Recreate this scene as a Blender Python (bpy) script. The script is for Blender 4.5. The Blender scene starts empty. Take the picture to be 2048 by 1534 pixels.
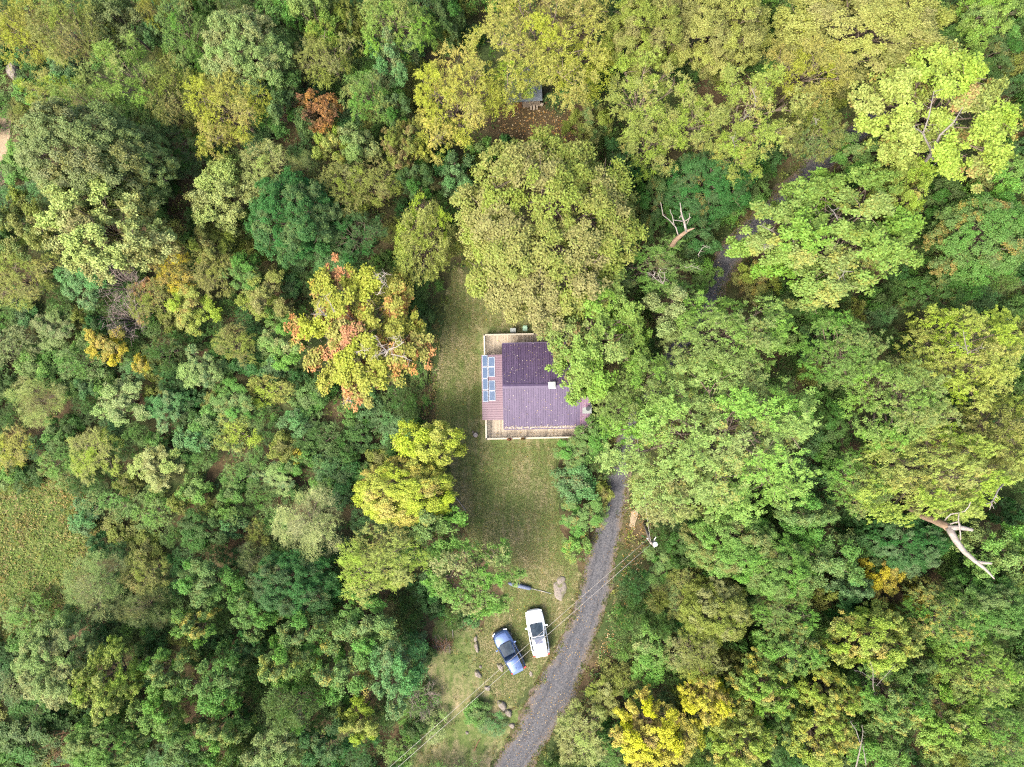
import bpy, math, random
import numpy as np
from mathutils import Vector, Matrix

SC = bpy.context.scene
COL = SC.collection
H = 68.0            # flying height of the camera above the lawn
PX = 0.05           # metres per photo pixel on the ground


def W(u, v, z=0.0):
    """ground plan position of something that stands z metres up and shows at photo pixel u, v"""
    s = PX * (H - z) / H
    return Vector(((u - 1024) * s, (767 - v) * s, z))


# ------------------------------------------------------------------ camera, sky, sun, exposure
cam_data = bpy.data.cameras.new('camera')
cam_data.sensor_width = 36.0
cam_data.lens = 36.0 * H / (2048 * PX)
cam_data.clip_start = 0.5
cam_data.clip_end = 2000
cam = bpy.data.objects.new('camera', cam_data)
cam.location = (0, 0, H)
cam.rotation_euler = (0, 0, 0)
COL.objects.link(cam)
SC.camera = cam

SUN_DIR = Vector((-0.72, -0.66, 1.28)).normalized()      # towards the sun
world = bpy.data.worlds.new('World')
SC.world = world
world.use_nodes = True
wn = world.node_tree
bg = wn.nodes['Background']
sky = wn.nodes.new('ShaderNodeTexSky')
sky.sky_type = 'NISHITA'
sky.sun_disc = False
sky.sun_elevation = math.asin(SUN_DIR.z)
sky.sun_rotation = math.atan2(SUN_DIR.x, SUN_DIR.y)
sky.air_density = 1.0
sky.dust_density = 6.0
sky.ozone_density = 0.6
wn.links.new(sky.outputs[0], bg.inputs[0])
bg.inputs[1].default_value = 0.15

sun_data = bpy.data.lights.new('sun', 'SUN')
sun_data.energy = 1.5
sun_data.angle = math.radians(18)
sun_data.color = (1.0, 0.94, 0.84)
sun = bpy.data.objects.new('sun', sun_data)
sun.rotation_euler = SUN_DIR.to_track_quat('Z', 'Y').to_euler()
sun.location = (-40, -50, 90)
COL.objects.link(sun)

SC.view_settings.view_transform = 'Standard'
SC.view_settings.look = 'None'
SC.view_settings.gamma = 1.0
SC.view_settings.use_curve_mapping = False
SC.view_settings.exposure = 2.02
SC.cycles.use_denoising = False
SC.cycles.max_bounces = 7
SC.cycles.diffuse_bounces = 4
SC.cycles.glossy_bounces = 3
SC.cycles.transmission_bounces = 4
SC.render.film_transparent = False
SC.cycles.filter_width = 1.2


# ------------------------------------------------------------------ small helpers
def lin(c):
    c = np.asarray(c, float) / 255.0
    return np.where(c <= 0.04045, c / 12.92, ((c + 0.055) / 1.055) ** 2.4)


def tag(o, label=None, cat=None, group=None, kind=None):
    if label: o['label'] = label
    if cat: o['category'] = cat
    if group: o['group'] = group
    if kind: o['kind'] = kind
    return o


def link(name, data, parent=None, loc=None, rotz=0.0):
    o = bpy.data.objects.new(name, data)
    COL.objects.link(o)
    if parent is not None:
        o.parent = parent
    if loc is not None:
        o.location = loc
    if rotz:
        o.rotation_euler = (0, 0, rotz)
    return o


def empty(name, loc=(0, 0, 0), rotz=0.0):
    return link(name, None, None, loc, rotz)


class MB:
    """collects boxes, tubes and panels; build() links them as ONE mesh object"""
    def __init__(self):
        self.v, self.f, self.m = [], [], []

    def add(self, vs, fs, mi=0):
        o = len(self.v)
        self.v += [tuple(p) for p in vs]
        self.f += [tuple(i + o for i in f) for f in fs]
        self.m += [mi] * len(fs)
        return self

    def box(self, c, s, rz=0.0, mi=0, tilt=None):
        M = Matrix.Rotation(rz, 3, 'Z')
        if tilt is not None:
            M = M @ tilt
        vs = []
        for sx in (-.5, .5):
            for sy in (-.5, .5):
                for sz in (-.5, .5):
                    vs.append(Vector(c) + M @ Vector((sx * s[0], sy * s[1], sz * s[2])))
        return self.add(vs, [(0, 1, 3, 2), (4, 6, 7, 5), (0, 4, 5, 1), (2, 3, 7, 6), (0, 2, 6, 4), (1, 5, 7, 3)], mi)

    def tube(self, pts, rad, n=6, mi=0, cap=True):
        pts = [Vector(p) for p in pts]
        if not hasattr(rad, '__len__'):
            rad = [rad] * len(pts)
        vs, fs = [], []
        prev = None
        for i, p in enumerate(pts):
            a = pts[max(i - 1, 0)]
            b = pts[min(i + 1, len(pts) - 1)]
            d = (b - a).normalized()
            if prev is None:
                ref = Vector((0, 0, 1)) if abs(d.z) < 0.9 else Vector((1, 0, 0))
                s = d.cross(ref).normalized()
            else:
                s = (prev - d * prev.dot(d)).normalized()
            prev = s
            t = d.cross(s)
            for k in range(n):
                an = 2 * math.pi * k / n
                vs.append(p + (s * math.cos(an) + t * math.sin(an)) * rad[i])
        for i in range(len(pts) - 1):
            for k in range(n):
                k2 = (k + 1) % n
                fs.append((i * n + k, i * n + k2, (i + 1) * n + k2, (i + 1) * n + k))
        if cap:
            fs.append(tuple(range(n - 1, -1, -1)))
            fs.append(tuple((len(pts) - 1) * n + k for k in range(n)))
        return self.add(vs, fs, mi)

    def cyl(self, c, r, h, n=16, mi=0, r2=None):
        c = Vector(c)
        return self.tube([c, c + Vector((0, 0, h))], [r, r if r2 is None else r2], n, mi)

    def mesh(self, name, mats, smooth=False):
        me = bpy.data.meshes.new(name)
        me.from_pydata(self.v, [], self.f)
        if not isinstance(mats, (list, tuple)):
            mats = [mats]
        for m in mats:
            me.materials.append(m)
        me.polygons.foreach_set('material_index', self.m)
        if smooth:
            me.polygons.foreach_set('use_smooth', [True] * len(self.f))
        me.update()
        return me

    def build(self, name, mats, parent=None, loc=None, rotz=0.0, smooth=False):
        return link(name, self.mesh(name, mats, smooth), parent, loc, rotz)


def quads_mesh(name, quads, mats, attrs=None, mat_index=None):
    """quads: (n,4,3) array; attrs: {name: (n,4) rgba per face}"""
    n = len(quads)
    me = bpy.data.meshes.new(name)
    me.vertices.add(n * 4)
    me.vertices.foreach_set('co', np.ascontiguousarray(quads, np.float32).reshape(-1))
    me.loops.add(n * 4)
    me.loops.foreach_set('vertex_index', np.arange(n * 4, dtype=np.int32))
    me.polygons.add(n)
    me.polygons.foreach_set('loop_start', np.arange(0, n * 4, 4, dtype=np.int32))
    me.polygons.foreach_set('loop_total', np.full(n, 4, np.int32))
    for m in (mats if isinstance(mats, (list, tuple)) else [mats]):
        me.materials.append(m)
    for k, a in (attrs or {}).items():
        at = me.attributes.new(k, 'FLOAT_COLOR', 'FACE')
        at.data.foreach_set('color', np.ascontiguousarray(a, np.float32).reshape(-1))
    me.update(calc_edges=True)
    return me


def in_poly(px, py, poly):
    poly = np.asarray(poly, float)
    res = np.zeros(px.shape, bool)
    j = len(poly) - 1
    for i in range(len(poly)):
        xi, yi = poly[i]
        xj, yj = poly[j]
        c = ((yi > py) != (yj > py)) & (px < (xj - xi) * (py - yi) / (yj - yi + 1e-12) + xi)
        res ^= c
        j = i
    return res


# ------------------------------------------------------------------ materials
def new_mat(name):
    m = bpy.data.materials.new(name)
    m.use_nodes = True
    nt = m.node_tree
    nt.nodes.clear()
    out = nt.nodes.new('ShaderNodeOutputMaterial')
    return m, nt, out


def N(nt, kind, **kw):
    n = nt.nodes.new(kind)
    for k, v in kw.items():
        setattr(n, k, v)
    return n


def ramp(nt, fac, stops):
    r = nt.nodes.new('ShaderNodeValToRGB')
    el = r.color_ramp.elements
    while len(el) < len(stops):
        el.new(0.5)
    for e, (p, c) in zip(el, stops):
        e.position = p
        e.color = (*c, 1.0)
    nt.links.new(fac, r.inputs[0])
    return r.outputs[0]


def noise(nt, scale, detail=6.0, rough=0.6, vec=None, dist=0.0):
    n = nt.nodes.new('ShaderNodeTexNoise')
    n.inputs['Scale'].default_value = scale
    n.inputs['Detail'].default_value = detail
    n.inputs['Roughness'].default_value = rough
    n.inputs['Distortion'].default_value = dist
    if vec is not None:
        nt.links.new(vec, n.inputs['Vector'])
    return n.outputs['Fac']


def mixc(nt, fac, a, b, mode='MIX'):
    m = nt.nodes.new('ShaderNodeMix')
    m.data_type = 'RGBA'
    m.blend_type = mode
    for s, val in ((0, fac), (6, a), (7, b)):
        if hasattr(val, 'is_linked') or isinstance(val, bpy.types.NodeSocket):
            nt.links.new(val, m.inputs[s])
        elif s == 0:
            m.inputs[0].default_value = val
        else:
            m.inputs[s].default_value = (*val, 1.0)
    return m.outputs[2]


def math_n(nt, op, a, b=None, c=None):
    m = nt.nodes.new('ShaderNodeMath')
    m.operation = op
    for i, val in enumerate((a, b, c)):
        if val is None:
            continue
        if isinstance(val, bpy.types.NodeSocket):
            nt.links.new(val, m.inputs[i])
        else:
            m.inputs[i].default_value = val
    return m.outputs[0]


def pbsdf(nt, out, col, rough=0.8, spec=0.3, metal=0.0, bump=None, bump_d=0.02, coat=0.0):
    p = nt.nodes.new('ShaderNodeBsdfPrincipled')
    if isinstance(col, bpy.types.NodeSocket):
        nt.links.new(col, p.inputs['Base Color'])
    else:
        p.inputs['Base Color'].default_value = (*col, 1.0)
    if isinstance(rough, bpy.types.NodeSocket):
        nt.links.new(rough, p.inputs['Roughness'])
    else:
        p.inputs['Roughness'].default_value = rough
    p.inputs['Specular IOR Level'].default_value = spec
    p.inputs['Metallic'].default_value = metal
    p.inputs['Coat Weight'].default_value = coat
    if bump is not None:
        b = nt.nodes.new('ShaderNodeBump')
        b.inputs['Distance'].default_value = bump_d
        b.inputs['Strength'].default_value = 1.0
        nt.links.new(bump, b.inputs['Height'])
        nt.links.new(b.outputs[0], p.inputs['Normal'])
    if out is not None:
        nt.links.new(p.outputs[0], out.inputs[0])
    return p


def worldpos(nt):
    return nt.nodes.new('ShaderNodeNewGeometry').outputs['Position']


def simple(name, rgb, rough=0.7, spec=0.3, metal=0.0, var=0.12, scale=3.0, coat=0.0, raw=False):
    """plain surface with a fine mottling of its own"""
    m, nt, out = new_mat(name)
    c = np.asarray(rgb, float) if raw else lin(rgb)
    tc = nt.nodes.new('ShaderNodeTexCoord')
    f = noise(nt, scale, 5.0, 0.6, tc.outputs['Object'])
    col = ramp(nt, f, [(0.25, tuple(c * (1 - var))), (0.75, tuple(np.minimum(c * (1 + var), 0.95)))])
    pbsdf(nt, out, col, rough, spec, metal, coat=coat)
    return m


def leaf_material(name, per_object=True):
    m, nt, out = new_mat(name)
    at = N(nt, 'ShaderNodeAttribute', attribute_type='GEOMETRY', attribute_name='leaf')
    sep = nt.nodes.new('ShaderNodeSeparateColor')
    nt.links.new(at.outputs['Color'], sep.inputs[0])
    r_leaf, r_clump, r_lobe = sep.outputs
    if per_object:
        base = nt.nodes.new('ShaderNodeObjectInfo').outputs['Color']
        acc = N(nt, 'ShaderNodeAttribute', attribute_type='OBJECT', attribute_name='accent').outputs['Color']
        amt = N(nt, 'ShaderNodeAttribute', attribute_type='OBJECT', attribute_name='accent_amount').outputs['Fac']
        j = math_n(nt, 'MULTIPLY_ADD', r_leaf, 0.16, r_clump)
        j = math_n(nt, 'SUBTRACT', math_n(nt, 'MULTIPLY', amt, 1.16), j)
        fac = nt.nodes.new('ShaderNodeMapRange')
        fac.inputs['From Min'].default_value = -0.10
        fac.inputs['From Max'].default_value = 0.12
        nt.links.new(j, fac.inputs[0])
        base = mixc(nt, fac.outputs[0], base, acc)
    else:
        base = N(nt, 'ShaderNodeAttribute', attribute_type='GEOMETRY', attribute_name='tint').outputs['Color']
    hsv = nt.nodes.new('ShaderNodeHueSaturation')
    nt.links.new(base, hsv.inputs['Color'])
    hue = math_n(nt, 'MULTIPLY_ADD', r_lobe, 0.035, 0.4825)
    hue = math_n(nt, 'MULTIPLY_ADD', r_leaf, 0.03, math_n(nt, 'SUBTRACT', hue, 0.015))
    nt.links.new(hue, hsv.inputs['Hue'])
    nt.links.new(math_n(nt, 'MULTIPLY_ADD', r_lobe, 0.2, 0.80), hsv.inputs['Saturation'])
    val = math_n(nt, 'MULTIPLY_ADD', r_leaf, 0.36, 0.82)
    val = math_n(nt, 'MULTIPLY', val, math_n(nt, 'MULTIPLY_ADD', r_clump, 0.3, 0.86))
    nt.links.new(val, hsv.inputs['Value'])
    p = pbsdf(nt, None, hsv.outputs[0], 0.6, 0.2)
    t = nt.nodes.new('ShaderNodeBsdfTranslucent')
    nt.links.new(mixc(nt, 0.5, hsv.outputs[0], (0.16, 0.2, 0.02)), t.inputs[0])
    mx = nt.nodes.new('ShaderNodeMixShader')
    mx.inputs[0].default_value = 0.28
    nt.links.new(p.outputs[0], mx.inputs[1])
    nt.links.new(t.outputs[0], mx.inputs[2])
    nt.links.new(mx.outputs[0], out.inputs[0])
    return m


M = {}
M['leaf'] = leaf_material('tree_leaf', True)
M['leaf_mass'] = leaf_material('ground_cover_leaf', False)


def bark_mat(name, a, b, scale=6.0):
    m, nt, out = new_mat(name)
    tc = nt.nodes.new('ShaderNodeTexCoord')
    mp = nt.nodes.new('ShaderNodeMapping')
    mp.inputs['Scale'].default_value = (1, 1, 0.25)
    nt.links.new(tc.outputs['Object'], mp.inputs[0])
    f = noise(nt, scale, 8.0, 0.7, mp.outputs[0])
    col = ramp(nt, f, [(0.3, tuple(lin(a))), (0.7, tuple(lin(b)))])
    pbsdf(nt, out, col, 0.9, 0.2, bump=f, bump_d=0.03)
    return m


M['limb_grey'] = bark_mat('pale_grey_limb', (84, 80, 74), (122, 116, 110))
M['bark'] = bark_mat('bark', (70, 60, 50), (120, 108, 95))
M['bark_dead'] = bark_mat('bleached_wood', (102, 95, 88), (140, 133, 126), 4.0)
M['bark_brown'] = bark_mat('bare_brown_wood', (86, 64, 46), (122, 96, 72), 5.0)
M['twig_grey'] = bark_mat('bare_twig', (92, 81, 76), (128, 117, 110), 5.0)


# ---- ground
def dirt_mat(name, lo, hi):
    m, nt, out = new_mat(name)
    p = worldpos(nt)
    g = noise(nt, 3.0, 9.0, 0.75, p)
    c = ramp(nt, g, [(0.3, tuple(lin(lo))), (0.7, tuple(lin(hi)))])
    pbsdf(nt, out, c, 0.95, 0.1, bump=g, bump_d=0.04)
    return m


def ground_mat():
    m, nt, out = new_mat('woodland_floor')
    p = worldpos(nt)
    f1 = noise(nt, 0.11, 5.0, 0.6, p)
    f2 = noise(nt, 1.3, 8.0, 0.7, p)
    f3 = noise(nt, 9.0, 4.0, 0.7, p)
    c1 = ramp(nt, f2, [(0.3, (0.030, 0.022, 0.013)), (0.5, (0.062, 0.045, 0.025)), (0.72, (0.10, 0.075, 0.042))])
    c2 = ramp(nt, f2, [(0.3, (0.018, 0.028, 0.009)), (0.7, (0.045, 0.065, 0.022))])
    c = mixc(nt, ramp(nt, f1, [(0.42, (0, 0, 0)), (0.58, (1, 1, 1))]), c1, c2)
    c = mixc(nt, 0.5, c, ramp(nt, f3, [(0.3, (0.35, 0.35, 0.35)), (0.7, (0.75, 0.75, 0.75))]), 'OVERLAY')
    pbsdf(nt, out, c, 0.95, 0.1, bump=f3, bump_d=0.05)
    return m


def lawn_mat():
    m, nt, out = new_mat('mown_grass')
    p = worldpos(nt)
    mp = nt.nodes.new('ShaderNodeMapping')
    mp.inputs['Scale'].default_value = (1.6, 0.14, 1)
    mp.inputs['Rotation'].default_value = (0, 0, math.radians(4))
    nt.links.new(p, mp.inputs[0])
    big = noise(nt, 0.22, 5.0, 0.65, p, 0.4)
    streak = noise(nt, 1.0, 5.0, 0.6, mp.outputs[0])
    mid = noise(nt, 1.7, 8.0, 0.75, p)
    fine = noise(nt, 14.0, 5.0, 0.8, p)
    green = ramp(nt, mid, [(0.3, (0.044, 0.068, 0.018)), (0.7, (0.088, 0.112, 0.036))])
    tan = ramp(nt, mid, [(0.3, (0.110, 0.094, 0.048)), (0.7, (0.205, 0.168, 0.100))])
    k = math_n(nt, 'ADD', math_n(nt, 'MULTIPLY', big, 0.9), math_n(nt, 'MULTIPLY', streak, 0.55))
    k = math_n(nt, 'ADD', k, math_n(nt, 'MULTIPLY', mid, 0.5))
    c = mixc(nt, ramp(nt, k, [(0.78, (0, 0, 0)), (1.0, (1, 1, 1))]), green, tan)
    k2 = ramp(nt, k, [(0.0, (0, 0, 0)), (1.0, (1, 1, 1))])
    mr = nt.nodes.new('ShaderNodeMapRange')
    mr.inputs[1].default_value = 0.89
    mr.inputs[2].default_value = 1.17
    nt.links.new(k, mr.inputs[0])
    c = mixc(nt, mr.outputs[0], green, tan)
    c = mixc(nt, 0.55, c, ramp(nt, fine, [(0.3, (0.3, 0.3, 0.3)), (0.7, (0.75, 0.75, 0.75))]), 'OVERLAY')
    pbsdf(nt, out, c, 0.95, 0.1, bump=fine, bump_d=0.04)
    return m


def road_mat():
    m, nt, out = new_mat('worn_gravelled_asphalt')
    p = worldpos(nt)
    f = noise(nt, 0.45, 6.0, 0.65, p)
    h = noise(nt, 1.6, 8.0, 0.7, p)
    g = noise(nt, 7.0, 6.0, 0.8, p)
    vor = nt.nodes.new('ShaderNodeTexVoronoi')
    vor.inputs['Scale'].default_value = 11.0
    nt.links.new(p, vor.inputs['Vector'])
    stone = ramp(nt, vor.outputs['Color'], [(0.2, (0.024, 0.026, 0.030)), (0.8, (0.115, 0.112, 0.112))])
    base = ramp(nt, g, [(0.3, (0.026, 0.028, 0.034)), (0.7, (0.078, 0.080, 0.090))])
    c = mixc(nt, 0.45, base, stone)
    brown = ramp(nt, g, [(0.3, (0.058, 0.048, 0.038)), (0.7, (0.135, 0.110, 0.088))])
    ac = N(nt, 'ShaderNodeAttribute', attribute_type='GEOMETRY', attribute_name='across').outputs['Fac']
    edge = math_n(nt, 'ABSOLUTE', math_n(nt, 'SUBTRACT', ac, 0.5))              # 0 on the crown of the road, .5 at its edge
    k = math_n(nt, 'ADD', math_n(nt, 'MULTIPLY', edge, 1.5), math_n(nt, 'MULTIPLY', math_n(nt, 'ADD', f, h), 0.75))
    c = mixc(nt, ramp(nt, math_n(nt, 'MULTIPLY', k, 0.5), [(0.58, (0, 0, 0)), (0.78, (0.85, 0.85, 0.85))]), c, brown)
    # two darker wheel tracks worn smooth
    tr = math_n(nt, 'ABSOLUTE', math_n(nt, 'SUBTRACT', edge, 0.21))
    trk = ramp(nt, tr, [(0.02, (0.72, 0.72, 0.72)), (0.09, (1, 1, 1))])
    c = mixc(nt, ramp(nt, h, [(0.35, (0.2, 0.2, 0.2)), (0.6, (0.9, 0.9, 0.9))]), c, mixc(nt, 1.0, c, trk, 'MULTIPLY'))
    pbsdf(nt, out, c, 0.9, 0.2, bump=g, bump_d=0.03)
    return m


def shoulder_mat():
    m, nt, out = new_mat('leafy_gravel')
    p = worldpos(nt)
    f = noise(nt, 1.4, 7.0, 0.7, p)
    g = noise(nt, 10.0, 6.0, 0.8, p)
    c = ramp(nt, g, [(0.3, (0.055, 0.044, 0.032)), (0.55, (0.095, 0.075, 0.056)), (0.75, (0.15, 0.12, 0.092))])
    c = mixc(nt, ramp(nt, f, [(0.52, (0, 0, 0)), (0.65, (0.8, 0.8, 0.8))]), c, (0.055, 0.07, 0.024))
    pbsdf(nt, out, c, 0.95, 0.15, bump=g, bump_d=0.03)
    return m


M['ground'] = ground_mat()
M['lawn'] = lawn_mat()
M['meadow'] = dirt_mat('rough_meadow_grass', (70, 84, 42), (98, 108, 58))
M['road'] = road_mat()
M['shoulder'] = shoulder_mat()
M['dirt'] = dirt_mat('bare_sandy_dirt', (104, 92, 74), (146, 132, 110))
M['brown_dirt'] = dirt_mat('shaded_brown_soil', (50, 44, 30), (80, 68, 48))  # soil colour darkened to hold the shade over the clearing


def rock_mat():
    m, nt, out = new_mat('lichen_rock')
    tc = nt.nodes.new('ShaderNodeTexCoord')
    f = noise(nt, 2.0, 8.0, 0.7, tc.outputs['Object'])
    g = noise(nt, 9.0, 5.0, 0.7, tc.outputs['Object'])
    c = ramp(nt, g, [(0.3, tuple(lin((82, 76, 70)))), (0.7, tuple(lin((126, 119, 110))))])
    c = mixc(nt, ramp(nt, f, [(0.52, (0, 0, 0)), (0.62, (1, 1, 1))]), c, tuple(lin((84, 86, 56))))
    pbsdf(nt, out, c, 0.9, 0.2, bump=g, bump_d=0.03)
    return m


M['rock'] = rock_mat()


def wood_mat(name, a, b):
    m, nt, out = new_mat(name)
    tc = nt.nodes.new('ShaderNodeTexCoord')
    oi = nt.nodes.new('ShaderNodeObjectInfo')
    mp = nt.nodes.new('ShaderNodeMapping')
    mp.inputs['Scale'].default_value = (9, 0.6, 2)
    nt.links.new(tc.outputs['Object'], mp.inputs[0])
    off = nt.nodes.new('ShaderNodeCombineXYZ')
    nt.links.new(math_n(nt, 'MULTIPLY', oi.outputs['Random'], 40.0), off.inputs[0])
    nt.links.new(off.outputs[0], mp.inputs['Location'])
    f = noise(nt, 1.6, 7.0, 0.7, mp.outputs[0])
    c = ramp(nt, f, [(0.25, tuple(lin(a))), (0.75, tuple(lin(b)))])
    hs = nt.nodes.new('ShaderNodeHueSaturation')
    nt.links.new(c, hs.inputs['Color'])
    nt.links.new(math_n(nt, 'MULTIPLY_ADD', oi.outputs['Random'], 0.36, 0.80), hs.inputs['Value'])
    pbsdf(nt, out, hs.outputs[0], 0.75, 0.25, bump=f, bump_d=0.004)
    return m


M['deck'] = wood_mat('weathered_deck_board', (128, 119, 104), (158, 148, 131))
M['rail'] = wood_mat('pale_rail_timber', (138, 130, 116), (166, 158, 142))
M['plank'] = wood_mat('grey_barn_plank', (110, 100, 88), (158, 146, 130))
M['cabin_wall'] = wood_mat('brown_log_wall', (92, 66, 44), (128, 94, 64))


def roof_mat(name, rgb, fade):
    m, nt, out = new_mat(name)
    tc = nt.nodes.new('ShaderNodeTexCoord')
    mp = nt.nodes.new('ShaderNodeMapping')
    mp.inputs['Scale'].default_value = (2.2, 0.5, 1)
    nt.links.new(worldpos(nt), mp.inputs[0])
    f = noise(nt, 0.9, 8.0, 0.7, mp.outputs[0], 0.3)
    g = noise(nt, 12.0, 4.0, 0.7, tc.outputs['Object'])
    c0, c1 = lin(rgb), lin(fade)
    c = ramp(nt, f, [(0.3, tuple(c0)), (0.75, tuple(c1))])
    c = mixc(nt, 0.25, c, ramp(nt, g, [(0.35, (0.3, 0.3, 0.3)), (0.7, (0.7, 0.7, 0.7))]), 'OVERLAY')
    r = ramp(nt, f, [(0.2, (0.25,) * 3), (0.8, (0.42,) * 3)])
    pbsdf(nt, out, c, r, 0.55)
    return m


M['roof'] = roof_mat('maroon_metal_roof', (57, 47, 66), (76, 64, 86))
M['roof_reflection'] = roof_mat('maroon_roof_painted_reflection', (80, 58, 76), (98, 76, 92))  # pinker base colour stands in for trees mirrored in the metal
M['porch_roof'] = roof_mat('porch_maroon_roof', (68, 43, 58), (84, 56, 70))
M['galv'] = simple('galvanised_sheet', (112, 118, 115), 0.5, 0.5, 0.3, 0.15, 4)
M['flue'] = simple('dark_flue', (40, 44, 48), 0.6, 0.4)
M['vent_white'] = simple('white_vent', (176, 182, 180), 0.5, 0.4, 0, 0.06)
M['white_frame'] = simple('panel_frame', (138, 146, 154), 0.4, 0.5, 0.3, 0.05)
M['terracotta'] = simple('terracotta_red', (128, 66, 52), 0.8)
M['mossy'] = simple('mossy_brown_pot', (104, 88, 52), 0.85)
M['grey_fabric'] = simple('slate_grey_fabric', (84, 92, 112), 0.75, 0.3, 0, 0.15, 6)
M['metal_grey'] = simple('grey_metal', (150, 148, 146), 0.45, 0.5, 0.6)
M['pole_wood'] = bark_mat('pole_timber', (96, 89, 82), (132, 124, 116), 7)
M['wire'] = simple('aluminium_wire', (140, 135, 128), 0.5, 0.4, 0.2)
M['shed_roof'] = simple('slate_blue_shed_roof', (92, 100, 106), 0.6, 0.4, 0.2, 0.2)
M['tyre'] = simple('tyre_rubber', (28, 28, 30), 0.85)
M['rim'] = simple('wheel_alloy', (170, 172, 175), 0.35, 0.5, 0.8)
M['car_black'] = simple('car_black_trim', (22, 24, 28), 0.5, 0.4)
M['lamp_red'] = simple('tail_lamp_red', (150, 24, 20), 0.25, 0.5)
M['lamp_clear'] = simple('headlamp_clear', (205, 212, 220), 0.15, 0.6)


def paint(name, rgb, rough=0.28, metal=0.0):
    m, nt, out = new_mat(name)
    tc = nt.nodes.new('ShaderNodeTexCoord')
    f = noise(nt, 5.0, 6.0, 0.7, tc.outputs['Object'])
    c = lin(rgb)
    col = ramp(nt, f, [(0.3, tuple(c * 0.93)), (0.7, tuple(np.minimum(c * 1.04, 0.9)))])
    rr = ramp(nt, f, [(0.3, (rough,) * 3), (0.7, (rough + 0.12,) * 3)])
    pbsdf(nt, out, col, rr, 0.5, metal, coat=0.6)
    return m


M['paint_white'] = paint('white_car_paint', (232, 232, 230))
M['paint_blue'] = paint('steel_blue_car_paint', (66, 86, 124), 0.26, 0.7)


def car_glass():
    m, nt, out = new_mat('tinted_car_glass')
    tc = nt.nodes.new('ShaderNodeTexCoord')
    f = noise(nt, 1.8, 4.0, 0.6, tc.outputs['Object'], 0.6)
    c = ramp(nt, f, [(0.4, (0.006, 0.012, 0.016)), (0.65, (0.03, 0.045, 0.055))])
    p = pbsdf(nt, out, c, 0.06, 0.8)
    return m


M['glass'] = car_glass()


def solar_mat():
    m, nt, out = new_mat('blue_solar_cell')
    tc = nt.nodes.new('ShaderNodeTexCoord')
    f = noise(nt, 3.0, 4.0, 0.6, tc.outputs['Object'])
    c = ramp(nt, f, [(0.3, (0.022, 0.045, 0.09)), (0.7, (0.035, 0.07, 0.13))])
    pbsdf(nt, out, c, 0.35, 0.25)
    return m


M['solar'] = solar_mat()
M['litter'] = None


def litter_mat():
    """fallen leaves: each face has its own dry-leaf colour"""
    m, nt, out = new_mat('fallen_leaf')
    at = N(nt, 'ShaderNodeAttribute', attribute_type='GEOMETRY', attribute_name='tint')
    pbsdf(nt, out, at.outputs['Color'], 0.8, 0.2)
    return m


M['litter'] = litter_mat()


# ------------------------------------------------------------------ ground, lawn, road
def sheet(name, px_poly, z, mat, subdiv=0, jitter=0.0, seed=0):
    """flat irregular sheet from a ground outline"""
    rng = random.Random(seed)
    pts = [W(u, v) for u, v in px_poly]
    out = []
    n = len(pts)
    for i in range(n):
        a, b = pts[i], pts[(i + 1) % n]
        k = max(1, int((b - a).length / 0.5))
        nn = Vector((-(b - a).y, (b - a).x, 0)).normalized()
        for j in range(k):
            p = a.lerp(b, j / k) + nn * rng.uniform(-jitter, jitter)
            out.append((p.x, p.y, z))
    mb = MB()
    mb.add(out, [tuple(range(len(out)))])
    return mb.build(name, mat)


g = MB()
g.add([(-300, -300, 0), (300, -300, 0), (300, 300, 0), (-300, 300, 0)], [(0, 1, 2, 3)])
tag(g.build('ground', M['ground']), kind='structure')

LAWN = [(908, 530), (893, 600), (880, 690), (868, 770), (868, 850), (890, 905), (905, 960), (900, 1020), (930, 1070), (960, 1110),
        (1000, 1150), (1010, 1200), (975, 1235), (955, 1275), (950, 1330), (975, 1380), (1010, 1420), (1040, 1400),
        (1078, 1350), (1120, 1275), (1148, 1215), (1160, 1150), (1150, 1110), (1125, 1080), (1115, 1000), (1112, 930),
        (1140, 890), (1180, 860), (1180, 680), (1090, 640), (1000, 610), (955, 580), (930, 545)]
ROAD_L = [(968, 1600), (984, 1534), (1036, 1455), (1060, 1392), (1103, 1318), (1139, 1249), (1160, 1181), (1177, 1113), (1195, 1044), (1204, 1010), (1214, 960),
          (1224, 915), (1235, 870), (1262, 810), (1305, 740), (1350, 665), (1397, 595), (1410, 555), (1432, 508), (1470, 462), (1545, 390), (1600, 335), (1680, 270), (1760, 200)]
ROAD_R = [(1030, 1600), (1062, 1534), (1112, 1455), (1150, 1392), (1174, 1318), (1198, 1249), (1219, 1181), (1230, 1113), (1243, 1044), (1250, 1010), (1256, 960),
          (1262, 925), (1275, 885), (1300, 830), (1343, 762), (1388, 690), (1430, 615), (1452, 570), (1478, 525), (1512, 485), (1582, 420), (1632, 362), (1712, 298), (1790, 228)]


def vnoise(x, y, scale, seed):
    """smooth value noise on the plan"""
    rng = np.random.RandomState(seed)
    g = rng.rand(64, 64)
    u, v = np.asarray(x) * scale + 1000.3, np.asarray(y) * scale + 1000.7
    i, j = np.floor(u).astype(int), np.floor(v).astype(int)
    fx, fy = u - i, v - j
    fx, fy = fx * fx * (3 - 2 * fx), fy * fy * (3 - 2 * fy)
    a, b = g[i % 64, j % 64], g[(i + 1) % 64, j % 64]
    c, d = g[i % 64, (j + 1) % 64], g[(i + 1) % 64, (j + 1) % 64]
    return (a * (1 - fx) + b * fx) * (1 - fy) + (c * (1 - fx) + d * fx) * fy


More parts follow.
